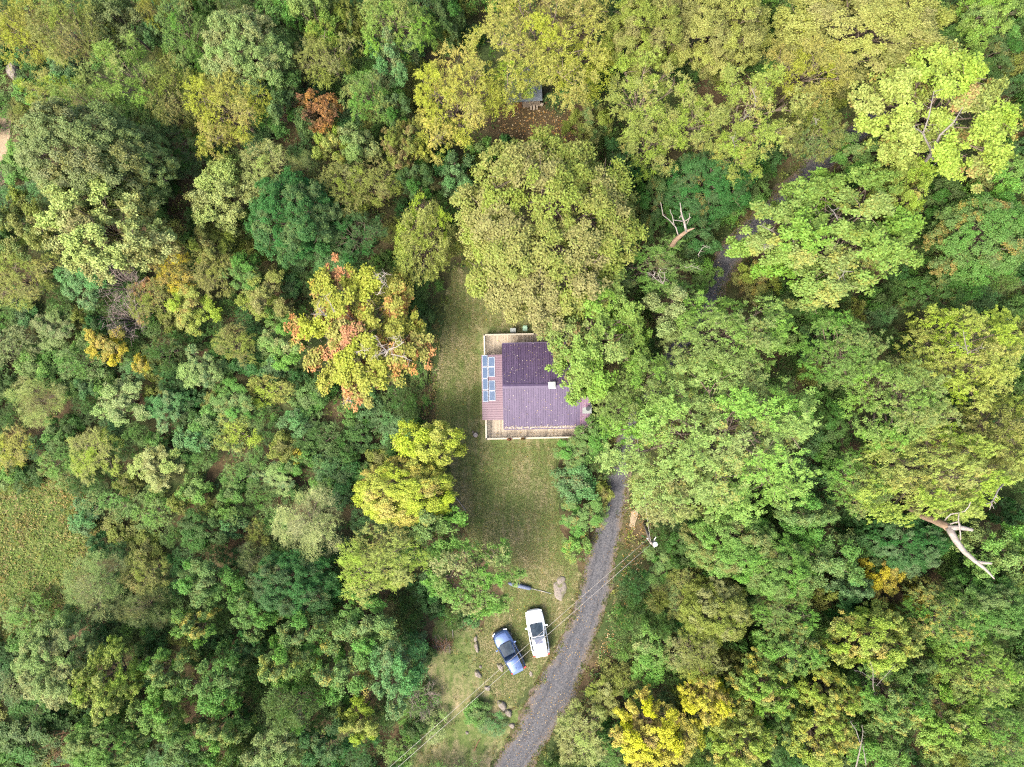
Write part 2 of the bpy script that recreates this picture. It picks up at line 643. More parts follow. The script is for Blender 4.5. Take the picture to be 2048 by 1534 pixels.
def strip(name, L, R, z, mat, widen=0.0, jitter=0.0, seed=1):
    rng = random.Random(seed)
    vs, fs = [], []
    n = len(L)
    rows = []
    for i in range(n - 1):
        for t in np.linspace(0, 1, 16, endpoint=False):
            a = W(*L[i]).lerp(W(*L[i + 1]), t)
            b = W(*R[i]).lerp(W(*R[i + 1]), t)
            d = (a - b).normalized()
            wob = [float(vnoise(p.x, p.y, .7, seed + q) + .6 * vnoise(p.x, p.y, 2.3, seed + q + 3) - .8) * 2 * jitter for q, p in enumerate((a, b))]
            rows.append((a + d * (widen + wob[0]), b - d * (widen + wob[1])))
    for a, b in rows:
        for t in np.linspace(0, 1, 9):
            p = a.lerp(b, t)
            vs.append((p.x, p.y, z))
    for i in range(len(rows) - 1):
        for k in range(8):
            q = i * 9 + k
            fs.append((q, q + 1, q + 10, q + 9))
    mb = MB()
    mb.add(vs, fs)
    o = mb.build(name, mat)
    at = o.data.attributes.new('across', 'FLOAT', 'POINT')
    at.data.foreach_set('value', [k / 8 for _ in rows for k in range(9)])
    return o


tag(sheet('lawn', LAWN, 0.004, M['lawn'], jitter=0.25, seed=3), kind='structure')
tag(strip('road_shoulder', ROAD_L, ROAD_R, 0.008, M['shoulder'], 0.14, 0.25), kind='structure')
tag(strip('road', ROAD_L, ROAD_R, 0.012, M['road'], -0.05, 0.16, 5), kind='structure')
MEADOW = [(-120, 960), (60, 955), (150, 985), (165, 1060), (150, 1130), (135, 1200), (90, 1260), (-120, 1290)]
tag(sheet('meadow', MEADOW, 0.004, M['meadow'], jitter=0.3, seed=4), kind='structure')
SANDY = [(-90, 330), (-60, 250), (-10, 232), (10, 205), (25, 215), (22, 250), (16, 300), (20, 345), (0, 375), (-90, 400)]
tag(sheet('dirt_track', SANDY, 0.006, M['dirt'], jitter=0.12, seed=5), kind='structure')
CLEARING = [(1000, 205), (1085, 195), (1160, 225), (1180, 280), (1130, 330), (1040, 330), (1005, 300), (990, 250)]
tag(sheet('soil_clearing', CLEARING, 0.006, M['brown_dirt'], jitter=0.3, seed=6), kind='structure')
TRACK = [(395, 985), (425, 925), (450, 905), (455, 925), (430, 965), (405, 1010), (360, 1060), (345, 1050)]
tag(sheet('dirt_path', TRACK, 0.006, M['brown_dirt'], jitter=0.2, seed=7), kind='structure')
PATCH = [(1262, 1022), (1278, 1012), (1275, 1032), (1268, 1058), (1259, 1052)]
tag(sheet('bare_patch', PATCH, 0.006, M['dirt'], jitter=0.06, seed=8), kind='structure')
BANK = [(866, 1240), (960, 1232), (955, 1330), (1012, 1425), (1046, 1405), (1010, 1490), (960, 1560), (800, 1560), (850, 1420)]
tag(sheet('grassy_bank', BANK, 0.003, M['lawn'], jitter=0.3, seed=9), kind='structure')

HOUSE_BOX = [(955, 655), (1190, 650), (1190, 885), (962, 885)]
BOULDER_BOX = [(-10, 112), (62, 112), (78, 182), (-10, 182)]
SHED_BOX = [(1005, 125), (1085, 125), (1085, 205), (1005, 205)]
ROADPOLY = ROAD_L + ROAD_R[::-1]


def ground_uv(x, y):
    return 1024 + x / PX, 767 - y / PX


def unit(v):
    return v / (np.linalg.norm(v, axis=-1, keepdims=True) + 1e-9)


def leaf_quads(base, axis, nrm, L, Wd):
    """diamond leaves from base points along axis, flat side facing nrm"""
    axis = unit(axis)
    side = unit(np.cross(axis, nrm))
    L = np.asarray(L)[:, None]
    Wd = np.asarray(Wd)[:, None]
    mid = base + axis * L * 0.45
    return np.stack([base, mid + side * Wd * 0.5, base + axis * L, mid - side * Wd * 0.5], axis=1)


GREENS = [(92, 136, 68), (112, 148, 68), (78, 126, 70), (132, 150, 74), (106, 138, 84), (144, 152, 78), (84, 134, 82)]
K = np.array([.53, .54, .33])           # leaf reflectance relative to the lit leaf colours noted from the photo


def undergrowth(name, n_try, seed, hmax, keep, leaf=(0.16, 0.34), per=20, rad=(0.25, 0.7), colours=GREENS, ext=(58, 44), thin=1.0):
    rng = np.random.RandomState(seed)
    x = rng.uniform(-ext[0], ext[0], n_try)
    y = rng.uniform(-ext[1], ext[1], n_try)
    u, v = ground_uv(x, y)
    k = keep(u, v, rng.rand(n_try))
    x, y, u, v = x[k], y[k], u[k], v[k]
    n = len(x)
    r = rng.uniform(rad[0], rad[1], n)
    h = hmax * (0.25 + 0.75 * vnoise(x, y, 0.33, seed + 5)) * rng.uniform(0.5, 1.0, n)
    per_c = rng.rand(n)
    m = n * per
    idx = np.repeat(np.arange(n), per)
    d = unit(rng.normal(size=(m, 3)))
    d[:, 2] = np.abs(d[:, 2])
    rr = rng.rand(m) ** 0.5
    base = np.stack([x[idx] + d[:, 0] * r[idx] * rr, y[idx] + d[:, 1] * r[idx] * rr, 0.03 + d[:, 2] * h[idx] * rr], 1)
    axis = d * [1, 1, 0.5] + rng.normal(size=(m, 3)) * 0.55
    nrm = unit(d * 0.5 + [0, 0, 0.8] + rng.normal(size=(m, 3)) * 0.5)
    L = rng.uniform(leaf[0], leaf[1], m)
    q = leaf_quads(base, axis, nrm, L, L * rng.uniform(0.3, 0.55, m))
    q[:, :, 2] = np.maximum(q[:, :, 2], 0.016)
    cols = np.array([lin(c) for c in colours]) * K
    nz = vnoise(x, y, 0.16, seed + 9) * 0.75 + vnoise(x, y, 0.9, seed + 11) * 0.35
    ci = np.clip(((nz - 0.15) * len(cols) * 1.1 + rng.normal(size=n) * 0.8).astype(int), 0, len(cols) - 1)
    tint = np.ones((m, 4))
    tint[:, :3] = cols[ci][idx]
    lf = np.ones((m, 4))
    lf[:, 0] = rng.rand(m)
    lf[:, 1] = per_c[idx]
    lf[:, 2] = rng.rand(n)[idx]
    me = quads_mesh(name, q, M['leaf_mass'], {'leaf': lf, 'tint': tint})
    return tag(link(name, me), kind='stuff')


def free_ground(u, v, extra=()):
    k = ~in_poly(u, v, LAWN) & ~in_poly(u, v, ROADPOLY) & ~in_poly(u, v, HOUSE_BOX) & (~in_poly(u, v, MEADOW) | (np.random.RandomState(3).rand(len(u)) < .12)) & ~in_poly(u, v, CLEARING)
    k &= ~in_poly(u, v, SANDY) & ~in_poly(u, v, SHED_BOX) & ~in_poly(u, v, BOULDER_BOX) & ~in_poly(u, v, PATCH) & ~in_poly(u, v, BANK) & ~in_poly(u, v, TRACK)
    # stay a step off the road edges
    for L in (ROAD_L, ROAD_R):
        for (a, b), (c, d) in zip(L[:-1], L[1:]):
            t = np.clip(((u - a) * (c - a) + (v - b) * (d - b)) / ((c - a) ** 2 + (d - b) ** 2 + 1e-9), 0, 1)
            k &= np.hypot(u - a - t * (c - a), v - b - t * (d - b)) > 11
    return k


undergrowth('undergrowth', 9500, 11, 0.95, lambda u, v, r: free_ground(u, v) & ((u < 900) | (r < 0.9)), per=20)
undergrowth('bank_weeds', 21000, 12, 0.45, lambda u, v, r: in_poly(u, v, BANK) & (r < 0.25 + 0.9 * vnoise(u, v, 0.02, 4)), (0.08, 0.2), 16, (0.15, 0.4),
            [(120, 122, 70), (104, 124, 62), (150, 134, 92), (92, 116, 66), (140, 130, 84), (112, 132, 74)])


def road_edge(u, v):
    d = np.full(u.shape, 99.0)
    for L in (ROAD_L, ROAD_R):
        for (a, b), (c, e) in zip(L[:-1], L[1:]):
            t = np.clip(((u - a) * (c - a) + (v - b) * (e - b)) / ((c - a) ** 2 + (e - b) ** 2 + 1e-9), 0, 1)
            d = np.minimum(d, np.hypot(u - a - t * (c - a), v - b - t * (e - b)))
    return d


undergrowth('roadside_grass', 240000, 17, 0.22, lambda u, v, r: (road_edge(u, v) < 2 + 13 * vnoise(u, v, .045, 21) ** 1.5) & (r < .55), (0.07, 0.18), 10, (0.1, 0.26),
            [(104, 118, 60), (122, 116, 68), (92, 116, 58), (140, 124, 80), (112, 126, 64)], ext=(40, 40))
# rank weeds along the lawn edge and the verge by the pole
VERGE = [(1262, 940), (1300, 960), (1310, 1080), (1260, 1180), (1240, 1300), (1200, 1400), (1160, 1480), (1130, 1480), (1190, 1330), (1232, 1180), (1250, 1080)]
undergrowth('verge_weeds', 26000, 14, 0.4, lambda u, v, r: in_poly(u, v, VERGE) & ~in_poly(u, v, PATCH), (0.08, 0.2), 14, (0.15, 0.4),
            [(104, 116, 58), (138, 112, 70), (92, 118, 62), (128, 124, 66), (112, 88, 60)])


def blades(name, n, poly, seed, length, colours, lean=1.3, width=0.035, ext=None):
    """loose grass: thin bent blades"""
    rng = np.random.RandomState(seed)
    P = np.array(poly, float)
    u = rng.uniform(P[:, 0].min(), P[:, 0].max(), n * 3)
    v = rng.uniform(P[:, 1].min(), P[:, 1].max(), n * 3)
    k = in_poly(u, v, poly) & ~in_poly(u, v, ROADPOLY) & ~in_poly(u, v, HOUSE_BOX)
    u, v = u[k][:n], v[k][:n]
    x, y = (u - 1024) * PX, (767 - v) * PX
    m = len(x)
    a = rng.uniform(0, 2 * np.pi, m)
    axis = np.stack([np.cos(a) * lean, np.sin(a) * lean, np.ones(m) * 0.6], 1)
    L = rng.uniform(length[0], length[1], m)
    base = np.stack([x, y, np.full(m, 0.006)], 1)
    q = leaf_quads(base, axis, np.tile([0, 0, 1.0], (m, 1)), L, np.full(m, width) * rng.uniform(0.7, 1.4, m))
    q[:, :, 2] = np.maximum(q[:, :, 2], 0.007)
    cols = np.array([lin(c) for c in colours]) * K
    nz = vnoise(x, y, 0.25, seed) * 0.6 + vnoise(x, y, 1.1, seed + 1) * 0.4
    ci = np.clip((nz * len(cols) * 1.4 - 0.2 * len(cols) + rng.normal(size=m) * 0.9).astype(int), 0, len(cols) - 1)
    tint = np.ones((m, 4)); tint[:, :3] = cols[ci]
    lf = np.ones((m, 4)); lf[:, :3] = rng.rand(m, 3)
    return tag(link(name, quads_mesh(name, q, M['leaf_mass'], {'leaf': lf, 'tint': tint})), kind='stuff')


blades('lawn_grass', 60000, LAWN, 21, (0.08, 0.2), [(100, 112, 58), (116, 116, 68), (92, 108, 52), (140, 126, 84), (122, 118, 72)], 1.6, 0.03)
MEADOW_WIDE = [(-120, 930), (70, 925), (175, 970), (200, 1060), (175, 1150), (150, 1220), (90, 1290), (-120, 1320)]
blades('meadow_grass', 14000, MEADOW_WIDE, 22, (0.3, 0.7), [(130, 150, 78), (118, 148, 74), (142, 156, 84), (160, 156, 92), (112, 140, 70), (170, 146, 96)], 1.0, 0.07)


undergrowth('meadow_weeds', 60000, 31, 0.55, lambda u, v, r: in_poly(u, v, MEADOW_WIDE) & (r < .25 + .9 * vnoise(u, v, .03, 8)), (0.14, 0.34), 12, (0.15, 0.45),
            [(120, 146, 74), (138, 158, 82), (156, 156, 92), (172, 152, 104), (128, 150, 74), (184, 150, 92)])
EDGE = [(846, 640), (882, 640), (876, 720), (872, 790), (876, 865), (846, 865), (852, 760)]
undergrowth('dry_edge_grass', 150000, 32, 0.3, lambda u, v, r: in_poly(u, v, EDGE) & (r < .9 * vnoise(u, v, .05, 9)), (0.08, 0.22), 12, (0.12, 0.3),
            [(176, 150, 110), (160, 138, 98), (140, 132, 84), (184, 158, 122)])


# ------------------------------------------------------------------ tree crowns
def crown_arrays(seed, R, Hh, n_lobes, lobe_r, clumps, clump_r, per, L, ratio, style='tuft', up=0.4, droop=0.3, twigs=5, low=-0.35, flat=0.75, spike=0.0, rmin=0.2):
    """leaf quads of a crown around the origin, per-leaf randoms, and the lobe centres for the limbs"""
    rng = np.random.RandomState(seed)
    ell = np.array([R, R, Hh])
    # lobes: spread by rejection over the upper part of the crown
    cs = [np.array([0.0, 0.0, 0.55])]
    tries = 0
    while len(cs) < n_lobes and tries < 4000:
        tries += 1
        d = unit(rng.normal(size=3))
        if d[2] < low:
            continue
        p = d * rng.uniform(rmin, 0.78)
        if min(np.linalg.norm(p - q) for q in cs) > 1.15 / n_lobes ** 0.42:
            cs.append(p)
    cs = np.array(cs)
    nl = len(cs)
    lr = rng.uniform(lobe_r[0], lobe_r[1], nl) * R
    C = cs * ell
    # boughs on each lobe's outer side, and leaf clumps on each bough
    nb = 12
    lb = np.repeat(np.arange(nl), nb)
    db = unit(rng.normal(size=(len(lb), 3)) + unit(C[lb]) * 0.5 + [0, 0, 0.6])
    S = C[lb] + db * lr[lb][:, None] * rng.uniform(0.6, 0.98, len(lb))[:, None] * [1, 1, flat]
    br = lr[lb] * rng.uniform(0.30, 0.50, len(lb))
    bi = np.repeat(np.arange(len(lb)), max(2, round(clumps / nb)))
    li = lb[bi]
    d = unit(rng.normal(size=(len(bi), 3)) + db[bi] * 0.6 + [0, 0, 0.6])
    P = S[bi] + d * br[bi][:, None] * rng.uniform(0.7, 1.1, len(bi))[:, None] * [1, 1, flat]
    if spike:
        # leafy boughs that reach out and up from the lobe like plumes
        dp = unit(db + unit(C[lb]) * 0.6 + [0, 0, 0.5])
        t = rng.uniform(0.15, 1.0, len(bi))[:, None]
        ln = (lr[lb] * rng.uniform(0.8, 1.45, len(lb)))[bi][:, None]
        P2 = C[li] + dp[bi] * ln * t * [1, 1, 0.9] + unit(rng.normal(size=(len(bi), 3))) * (lr[li][:, None] * (0.34 - 0.22 * t)) * rng.rand(len(bi), 1) ** .5
        P = np.where(rng.rand(len(bi), 1) < spike, P2, P)
    # drop the clumps buried in a neighbouring lobe
    depth = np.full(len(P), 9.0)
    for j in range(nl):
        q = np.linalg.norm((P - C[j]) / [1, 1, flat], axis=1) / lr[j]
        depth = np.where(li == j, depth, np.minimum(depth, q))
    k = depth > 0.68
    P, li, d, bi = P[k], li[k], d[k], bi[k]
    nc = len(P)
    cr = clump_r * rng.uniform(0.65, 1.25, nc)
    lobe_rand = rng.rand(nl)
    cl_rand = 0.5 * lobe_rand[li] + 0.38 * rng.rand(len(lb))[bi] + 0.12 * rng.rand(nc)
    cl_rand = np.argsort(np.argsort(cl_rand)) / max(nc - 1, 1)
    idx = np.repeat(np.arange(nc), per)
    m = len(idx)
    out = unit(P / ell * 0.7 + d * 0.6)
    if style == 'tuft':
        o = unit(rng.normal(size=(m, 3)))
        rad = rng.rand(m) ** 0.55
        base = P[idx] + o * (cr[idx] * rad)[:, None] * [1, 1, 0.8]
        nrm = unit(out[idx] * 0.45 + o * 0.35 + [0, 0, 0.55] + rng.normal(size=(m, 3)) * 0.45)
        axis = unit(rng.normal(size=(m, 3)) + o * 0.7 + out[idx] * 0.5 + [0, 0, up - droop])
        axis = axis - nrm * np.sum(axis * nrm, 1, keepdims=True)
        LL = L * rng.uniform(0.65, 1.3, m)
        q = leaf_quads(base, axis, nrm, LL, LL * ratio * rng.uniform(0.8, 1.2, m))
    else:
        # leafy twigs that fan out from the clump and bend down at the tip
        tw = rng.randint(0, twigs, m)
        td = unit(rng.normal(size=(nc, twigs, 3)) * 0.75 + out[:, None, :] * 0.9 + [0, 0, up])
        tl = cr[:, None] * rng.uniform(0.9, 1.9, (nc, twigs))
        T = td[idx, tw]
        t = rng.rand(m)
        ln = tl[idx, tw]
        base = P[idx] + T * (ln * t)[:, None] + np.array([0, 0, -1.0]) * (droop * ln * t ** 2)[:, None]
        T2 = unit(T + np.array([0, 0, -1.0]) * (2 * droop * t)[:, None])
        side = unit(np.cross(T2, np.array([0, 0, 1.0]) + rng.normal(size=(m, 3)) * 0.25))
        sg = np.where(rng.rand(m) < 0.5, -1.0, 1.0)[:, None]
        axis = unit(side * sg + T2 * 0.75 + rng.normal(size=(m, 3)) * 0.18)
        nrm = unit(np.cross(T2, side * 1.0) * -1 + rng.normal(size=(m, 3)) * 0.35 + [0, 0, 0.5])
        LL = L * rng.uniform(0.65, 1.3, m) * (1 - 0.35 * t)
        q = leaf_quads(base, axis, nrm, LL, LL * ratio * rng.uniform(0.8, 1.2, m))
    a = np.ones((m, 4))
    a[:, 0] = rng.rand(m)
    a[:, 1] = cl_rand[idx]
    a[:, 2] = lobe_rand[li][idx]
    rad = np.linalg.norm(q[:, 2, :2], axis=1)
    s = R / np.percentile(rad, 97.5)
    q[:, :, :2] *= s
    C = C * [s, s, 1]
    return q, a, C


def trunk_mesh(name, seed, zc, C, R, mat):
    rng = random.Random(seed)
    mb = MB()
    r0 = 0.028 * R + 0.06
    top = zc * 0.78
    tr = [(0, 0, -0.1), (rng.uniform(-.1, .1), rng.uniform(-.1, .1), zc * 0.3), (rng.uniform(-.2, .2), rng.uniform(-.2, .2), top)]
    mb.tube(tr, [r0 * 1.35, r0, r0 * 0.75], 7)
    for c in C:
        e = Vector(c) + Vector((0, 0, zc))
        s = Vector(tr[2]) if rng.random() < 0.6 else Vector(tr[1]).lerp(Vector(tr[2]), 0.7)
        mid = s.lerp(e, 0.5) + Vector((rng.uniform(-.3, .3), rng.uniform(-.3, .3), 0.1 * R * rng.uniform(-.3, .6)))
        mb.tube([s, mid, e], [r0 * 0.5, r0 * 0.34, r0 * 0.14], 5)
        for _ in range(4):
            o = Vector((rng.uniform(-1, 1), rng.uniform(-1, 1), rng.uniform(-.1, .9))).normalized() * R * 0.27
            mb.tube([mid.lerp(e, rng.uniform(.4, 1)), e + o * 0.5, e + o], [r0 * 0.16, r0 * 0.11, 0.012], 4, cap=False)
    return mb.mesh(name, mat, True)


PROTO = {}


def make_proto(key, R, Hh, zc, **kw):
    seed = kw.pop('seed')
    q, a, C = crown_arrays(seed, R, Hh, **kw)
    q[:, :, 2] += zc
    q[:, :, 2] = np.maximum(q[:, :, 2], 0.05)
    crown = quads_mesh(key + '_crown', q, M['leaf'], {'leaf': a})
    trunk = trunk_mesh(key + '_trunk', seed, zc, C, R, M['bark'])
    PROTO[key] = dict(R=R, top=zc + Hh * 1.05, zv=zc + Hh * 0.25, crown=crown, trunk=trunk, q=q, a=a, n=len(q))


# broad oak: fine dense leafage in many small clumps
for i in (0, 1):
    make_proto('oak%d' % i, 7.0, 6.0, 8.5, rmin=.6, flat=.9, seed=101 + i, n_lobes=46, lobe_r=(.19, .27), clumps=44, clump_r=0.42, per=62, L=0.187, ratio=0.6, up=.3, droop=.2)
# maple: distinct leafy tips that point up and outwards
for i in (0, 1):
    make_proto('maple%d' % i, 6.5, 5.6, 8.5, spike=.85, seed=111 + i, n_lobes=36, lobe_r=(.2, .3), clumps=40, clump_r=0.40, per=56, L=0.211, ratio=0.7, up=.9, droop=.1)
# walnut: long drooping leafy twigs
for i in (0, 1):
    make_proto('walnut%d' % i, 7.5, 6.2, 9.0, spike=.35, seed=121 + i, n_lobes=30, lobe_r=(.22, .32), clumps=40, clump_r=0.52, per=90, L=0.211, ratio=0.38,
               style='frond', up=.35, droop=.55, twigs=6)
# beech / elm: fine twigs fanning outward
for i in (0, 1):
    make_proto('beech%d' % i, 5.2, 5.0, 7.5, seed=131 + i, n_lobes=20, lobe_r=(.24, .36), clumps=34, clump_r=0.5, per=81, L=0.148, ratio=0.42,
               style='frond', up=.2, droop=.5, twigs=6)
# locust: airy feathery sprays
for i in (0, 1):
    make_proto('locust%d' % i, 5.0, 4.4, 8.5, spike=.6, seed=141 + i, n_lobes=18, lobe_r=(.2, .3), clumps=26, clump_r=0.5, per=93, L=0.133, ratio=0.42,
               style='frond', up=.55, droop=.35, twigs=7)
# dense rounded small tree
make_proto('round0', 3.2, 3.0, 3.6, rmin=.45, flat=.95, seed=151, n_lobes=24, lobe_r=(.28, .36), clumps=50, clump_r=0.3, per=46, L=0.133, ratio=0.45, style='frond', up=.5, droop=.1, twigs=5)
# general bushy trees
for i in (0, 1, 2):
    make_proto('bushy%d' % i, 3.6, 3.6, 4.5, spike=(.0, .4, .7)[i], seed=161 + i, n_lobes=15, lobe_r=(.24, .37), clumps=34, clump_r=0.33, per=50, L=0.172, ratio=0.6, up=.4, droop=.2)
# feathery willow / tamarisk
make_proto('willow0', 3.6, 2.8, 3.8, seed=171, n_lobes=14, lobe_r=(.3, .42), clumps=42, clump_r=0.5, per=81, L=0.156, ratio=0.16, style='frond', up=.4, droop=.25, twigs=9)
# open compound-leaved tree
make_proto('sumac0', 4.6, 2.6, 5.5, seed=181, n_lobes=22, lobe_r=(.16, .24), clumps=18, clump_r=0.42, per=53, L=0.195, ratio=0.45, style='frond', up=.7, droop=.5, twigs=6)
# low shrubs
for i in (0, 1):
    make_proto('shrub%d' % i, 1.8, 1.3, 1.3, seed=191 + i, n_lobes=9, lobe_r=(.3, .45), clumps=22, clump_r=0.26, per=40, L=0.148, ratio=0.55, up=.5, droop=.2)
for i in (0, 1):
    make_proto('fern%d' % i, 1.8, 1.2, 1.3, seed=195 + i, n_lobes=9, lobe_r=(.28, .42), clumps=18, clump_r=0.36, per=50, L=0.125, ratio=0.36, style='frond', up=.6, droop=.4, twigs=5)
print('crown quads', sum(p['n'] for p in PROTO.values()))


# ------------------------------------------------------------------ trees and shrubs, one by one
C_ = dict(
    tan=(164, 166, 98), olive=(146, 156, 78), oliveyel=(172, 174, 70), yellow=(222, 214, 54), gold=(200, 178, 58), lime=(166, 186, 84),
    bright=(140, 174, 78), green=(110, 154, 80), mid=(124, 166, 82), dark=(80, 118, 58), emerald=(70, 118, 66), teal=(106, 154, 104), sage=(150, 174, 118),
    grey=(136, 152, 108), pale=(172, 186, 120), walnut=(142, 178, 90), rust=(200, 138, 102), orange=(228, 158, 70), red=(176, 84, 66),
    lemon=(194, 206, 72), yelgreen=(164, 182, 70), brown=(150, 132, 80), silver=(196, 206, 156))

TREES = []


def T(u, v, rx, ry, h, kind, col, label, acc='gold', amt=0.03, cat='tree'):
    TREES.append((u, v, rx, ry, h, kind, col, acc, amt, label, cat))


# --- the notable crowns round the cabin
T(1090, 455, 186, 195, 14.5, 'oak1', 'olive', 'huge broad oak with tan olive leaves north of the cabin', 'tan', .65)
T(846, 482, 62, 86, 8.5, 'round0', 'yelgreen', 'smooth rounded olive green tree beside the top end of the lawn', 'gold', .03)
T(716, 668, 128, 150, 9.5, 'maple1', 'oliveyel', 'maple turning orange and red with bare white branches, west of the lawn', 'orange', .42)
T(857, 895, 74, 62, 8.5, 'bushy0', 'lemon', 'bright yellow green crown jutting onto the lawn southwest of the deck', 'yellow', .15)
T(812, 985, 104, 66, 8.5, 'oak0', 'lemon', 'bright yellow crown just behind the one that juts onto the lawn', 'yellow', .4)
T(1188, 668, 116, 136, 11.0, 'maple0', 'bright', 'light green tree with dark red patches overhanging the cabin roof', 'red', .07)
T(1452, 672, 132, 98, 14.0, 'walnut0', 'walnut', 'upper walnut crown with pale tips east of the red patched tree', 'gold', .04)
T(1240, 820, 56, 62, 11.5, 'walnut0', 'walnut', 'small pale walnut lobe at the chimney corner of the cabin', 'lime', .1)
T(1438, 872, 216, 174, 14.0, 'walnut1', 'walnut', 'largest pale green walnut crown, covering the road east of the deck', 'yellow', .06)
T(1345, 622, 62, 54, 11.0, 'bushy2', 'sage', 'pale sage crown between the red patched tree and the upper walnut', 'gold', .03)
T(1338, 985, 70, 80, 11.5, 'walnut0', 'pale', 'pale yellow green crown overhanging the road above the utility pole', 'yellow', .08)
T(1315, 535, 100, 62, 8.0, 'locust0', 'mid', 'open green tree with bare curved twigs below the dead snag', 'red', .03)
T(1413, 550, 32, 36, 3.0, 'bushy0', 'mid', 'small bright green bush at the bend of the northern road', 'gold', .03)
T(1160, 905, 50, 40, 2.6, 'bushy1', 'green', 'dark green hedge bush at the southeast corner of the deck', 'gold', .1, 'shrub')
T(1158, 965, 52, 44, 2.6, 'shrub0', 'teal', 'bluish hedge bush between lawn and road, second from the deck', 'gold', .12, 'shrub')
T(1165, 1030, 48, 42, 2.6, 'bushy2', 'green', 'dense green hedge bush flecked yellow, between lawn and road', 'gold', .2, 'shrub')
T(1150, 1088, 36, 34, 2.0, 'shrub1', 'mid', 'lowest hedge bush at the south end of the row by the road', 'yellow', .2, 'shrub')
T(1205, 925, 36, 34, 2.6, 'fern0', 'dark', 'dark leafy bush where the road vanishes under the walnut', 'gold', .1, 'shrub')
T(1206, 985, 24, 30, 1.8, 'shrub0', 'olive', 'narrow olive bush pressed against the road edge below the walnut', 'gold', .2, 'shrub')
T(1192, 860, 40, 44, 5.0, 'bushy0', 'green', 'leafy sapling between the chimney and the big walnut', 'gold', .04)

T(1288, 770, 62, 70, 12.0, 'walnut1', 'walnut', 'pale green walnut lobe between the chimney and the largest walnut', 'gold', .04)
# --- south of the lawn, west of the cars
T(765, 1130, 104, 80, 10.0, 'beech0', 'lime', 'lime green feathery tree south of the bright yellow crowns', 'yellow', .1)
T(852, 1058, 84, 70, 7.5, 'bushy2', 'mid', 'mid green tree tucked between yellow crown and lower lawn', 'lemon', .1)
T(948, 1150, 98, 86, 8.5, 'sumac0', 'mid', 'open long leaved tree with visible branches by the folded umbrella', 'pale', .3)
T(735, 1240, 78, 66, 8.0, 'bushy1', 'green', 'rounded green tree below the lime green feathery tree', 'lime', .15)
T(790, 1348, 62, 82, 9.0, 'bushy0', 'teal', 'pale teal pointed tree west of the weedy bank', 'sage', .3)
T(688, 1335, 62, 70, 8.0, 'bushy2', 'green', 'green crown with yellow tips next to the pale teal tree', 'yellow', .2)
T(722, 1440, 48, 44, 6.0, 'bushy1', 'yelgreen', 'small yellowish crown below the pale teal tree', 'gold', .1)
T(868, 1452, 32, 34, 1.6, 'fern1', 'sage', 'greyish sapling between the bare bush and the power lines', 'gold', .02, 'shrub')
T(800, 1500, 46, 34, 2.6, 'fern0', 'mid', 'ragged low bush under the power lines at the bottom edge', 'gold', .1, 'shrub')
T(985, 1450, 30, 26, 1.1, 'fern1', 'teal', 'small bluish weed clump west of the gravel road bend', 'gold', .02, 'shrub')
T(950, 1425, 30, 30, 1.2, 'shrub0', 'green', 'low green bush below the stone line on the bank', 'gold', .04, 'shrub')

# --- bottom left wood
T(615, 1045, 74, 80, 7.0, 'willow0', 'silver', 'pale silvery feathery tree standing alone left of the yellow crowns', 'sage', .25)
T(506, 1122, 36, 38, 4.0, 'willow0', 'grey', 'small greyish feathery tree left of the pale silvery one', 'sage', .2)
T(404, 1062, 52, 44, 3.5, 'bushy0', 'dark', 'dark bushy shrub at the foot of the dirt path', 'gold', .02, 'shrub')
T(460, 1050, 34, 30, 2.6, 'shrub1', 'teal', 'bluish shrub between dirt path and the small greyish tree', 'sage', .2, 'shrub')
T(422, 1160, 66, 58, 7.0, 'bushy1', 'green', 'dense green tree southeast of the pale meadow edge tree', 'olive', .1)
T(590, 1172, 92, 70, 7.5, 'oak1', 'emerald', 'dark emerald leafy tree below the pale silvery one', 'olive', .05)
T(390, 1248, 46, 42, 7.5, 'bushy2', 'mid', 'tree with a bright yellow patch near the lower left wood', 'yellow', .35)
T(505, 1228, 58, 50, 7.0, 'bushy0', 'green', 'olive green crown with bronze flecks, left of the emerald tree', 'gold', .1)
T(612, 1262, 60, 54, 8.0, 'bushy1', 'green', 'green crown between emerald tree and yellow tipped crown', 'gold', .12)
T(188, 1172, 66, 72, 6.0, 'willow0', 'sage', 'pale grey green tree at the edge of the meadow', 'pale', .3)
T(288, 1148, 52, 46, 4.5, 'beech1', 'olive', 'olive feathery tree right of the pale meadow edge tree', 'gold', .15)
T(285, 1215, 56, 46, 5.0, 'willow0', 'grey', 'dull tan crown below the olive feathery tree', 'olive', .3)
T(112, 1325, 76, 88, 8.5, 'oak1', 'sage', 'light green crown at the lower left with paler southern side', 'pale', .3)
T(214, 1362, 54, 78, 9.5, 'maple0', 'lime', 'tall yellow green crown between two darker ones at lower left', 'orange', .02)
T(335, 1345, 52, 52, 8.5, 'bushy2', 'mid', 'rounded crown with small yellow tips in the lower left wood', 'yellow', .15)
T(430, 1362, 62, 66, 8.5, 'bushy0', 'green', 'broad green crown with golden flecks, lower left wood', 'gold', .08)
T(570, 1330, 54, 60, 9.0, 'bushy1', 'mid', 'green crown bleached yellow on its left, lower left wood', 'lemon', .25)
T(585, 1405, 56, 52, 8.5, 'round0', 'green', 'smooth rounded crown under the yellow bleached one', 'mid', .3)
T(315, 1428, 54, 56, 8.0, 'bushy0', 'mid', 'mid green crown above the bottom edge, two left of the smooth one', 'olive', .15)
T(446, 1448, 52, 48, 8.0, 'bushy1', 'mid', 'yellowish green crown left of the smooth rounded crown', 'lime', .3)
T(378, 1500, 58, 50, 8.0, 'bushy2', 'green', 'bottom edge crown below the mid green one', 'sage', .2)
T(205, 1492, 76, 60, 7.5, 'oak0', 'mid', 'wide bottom edge crown in the lower left corner', 'lime', .2)
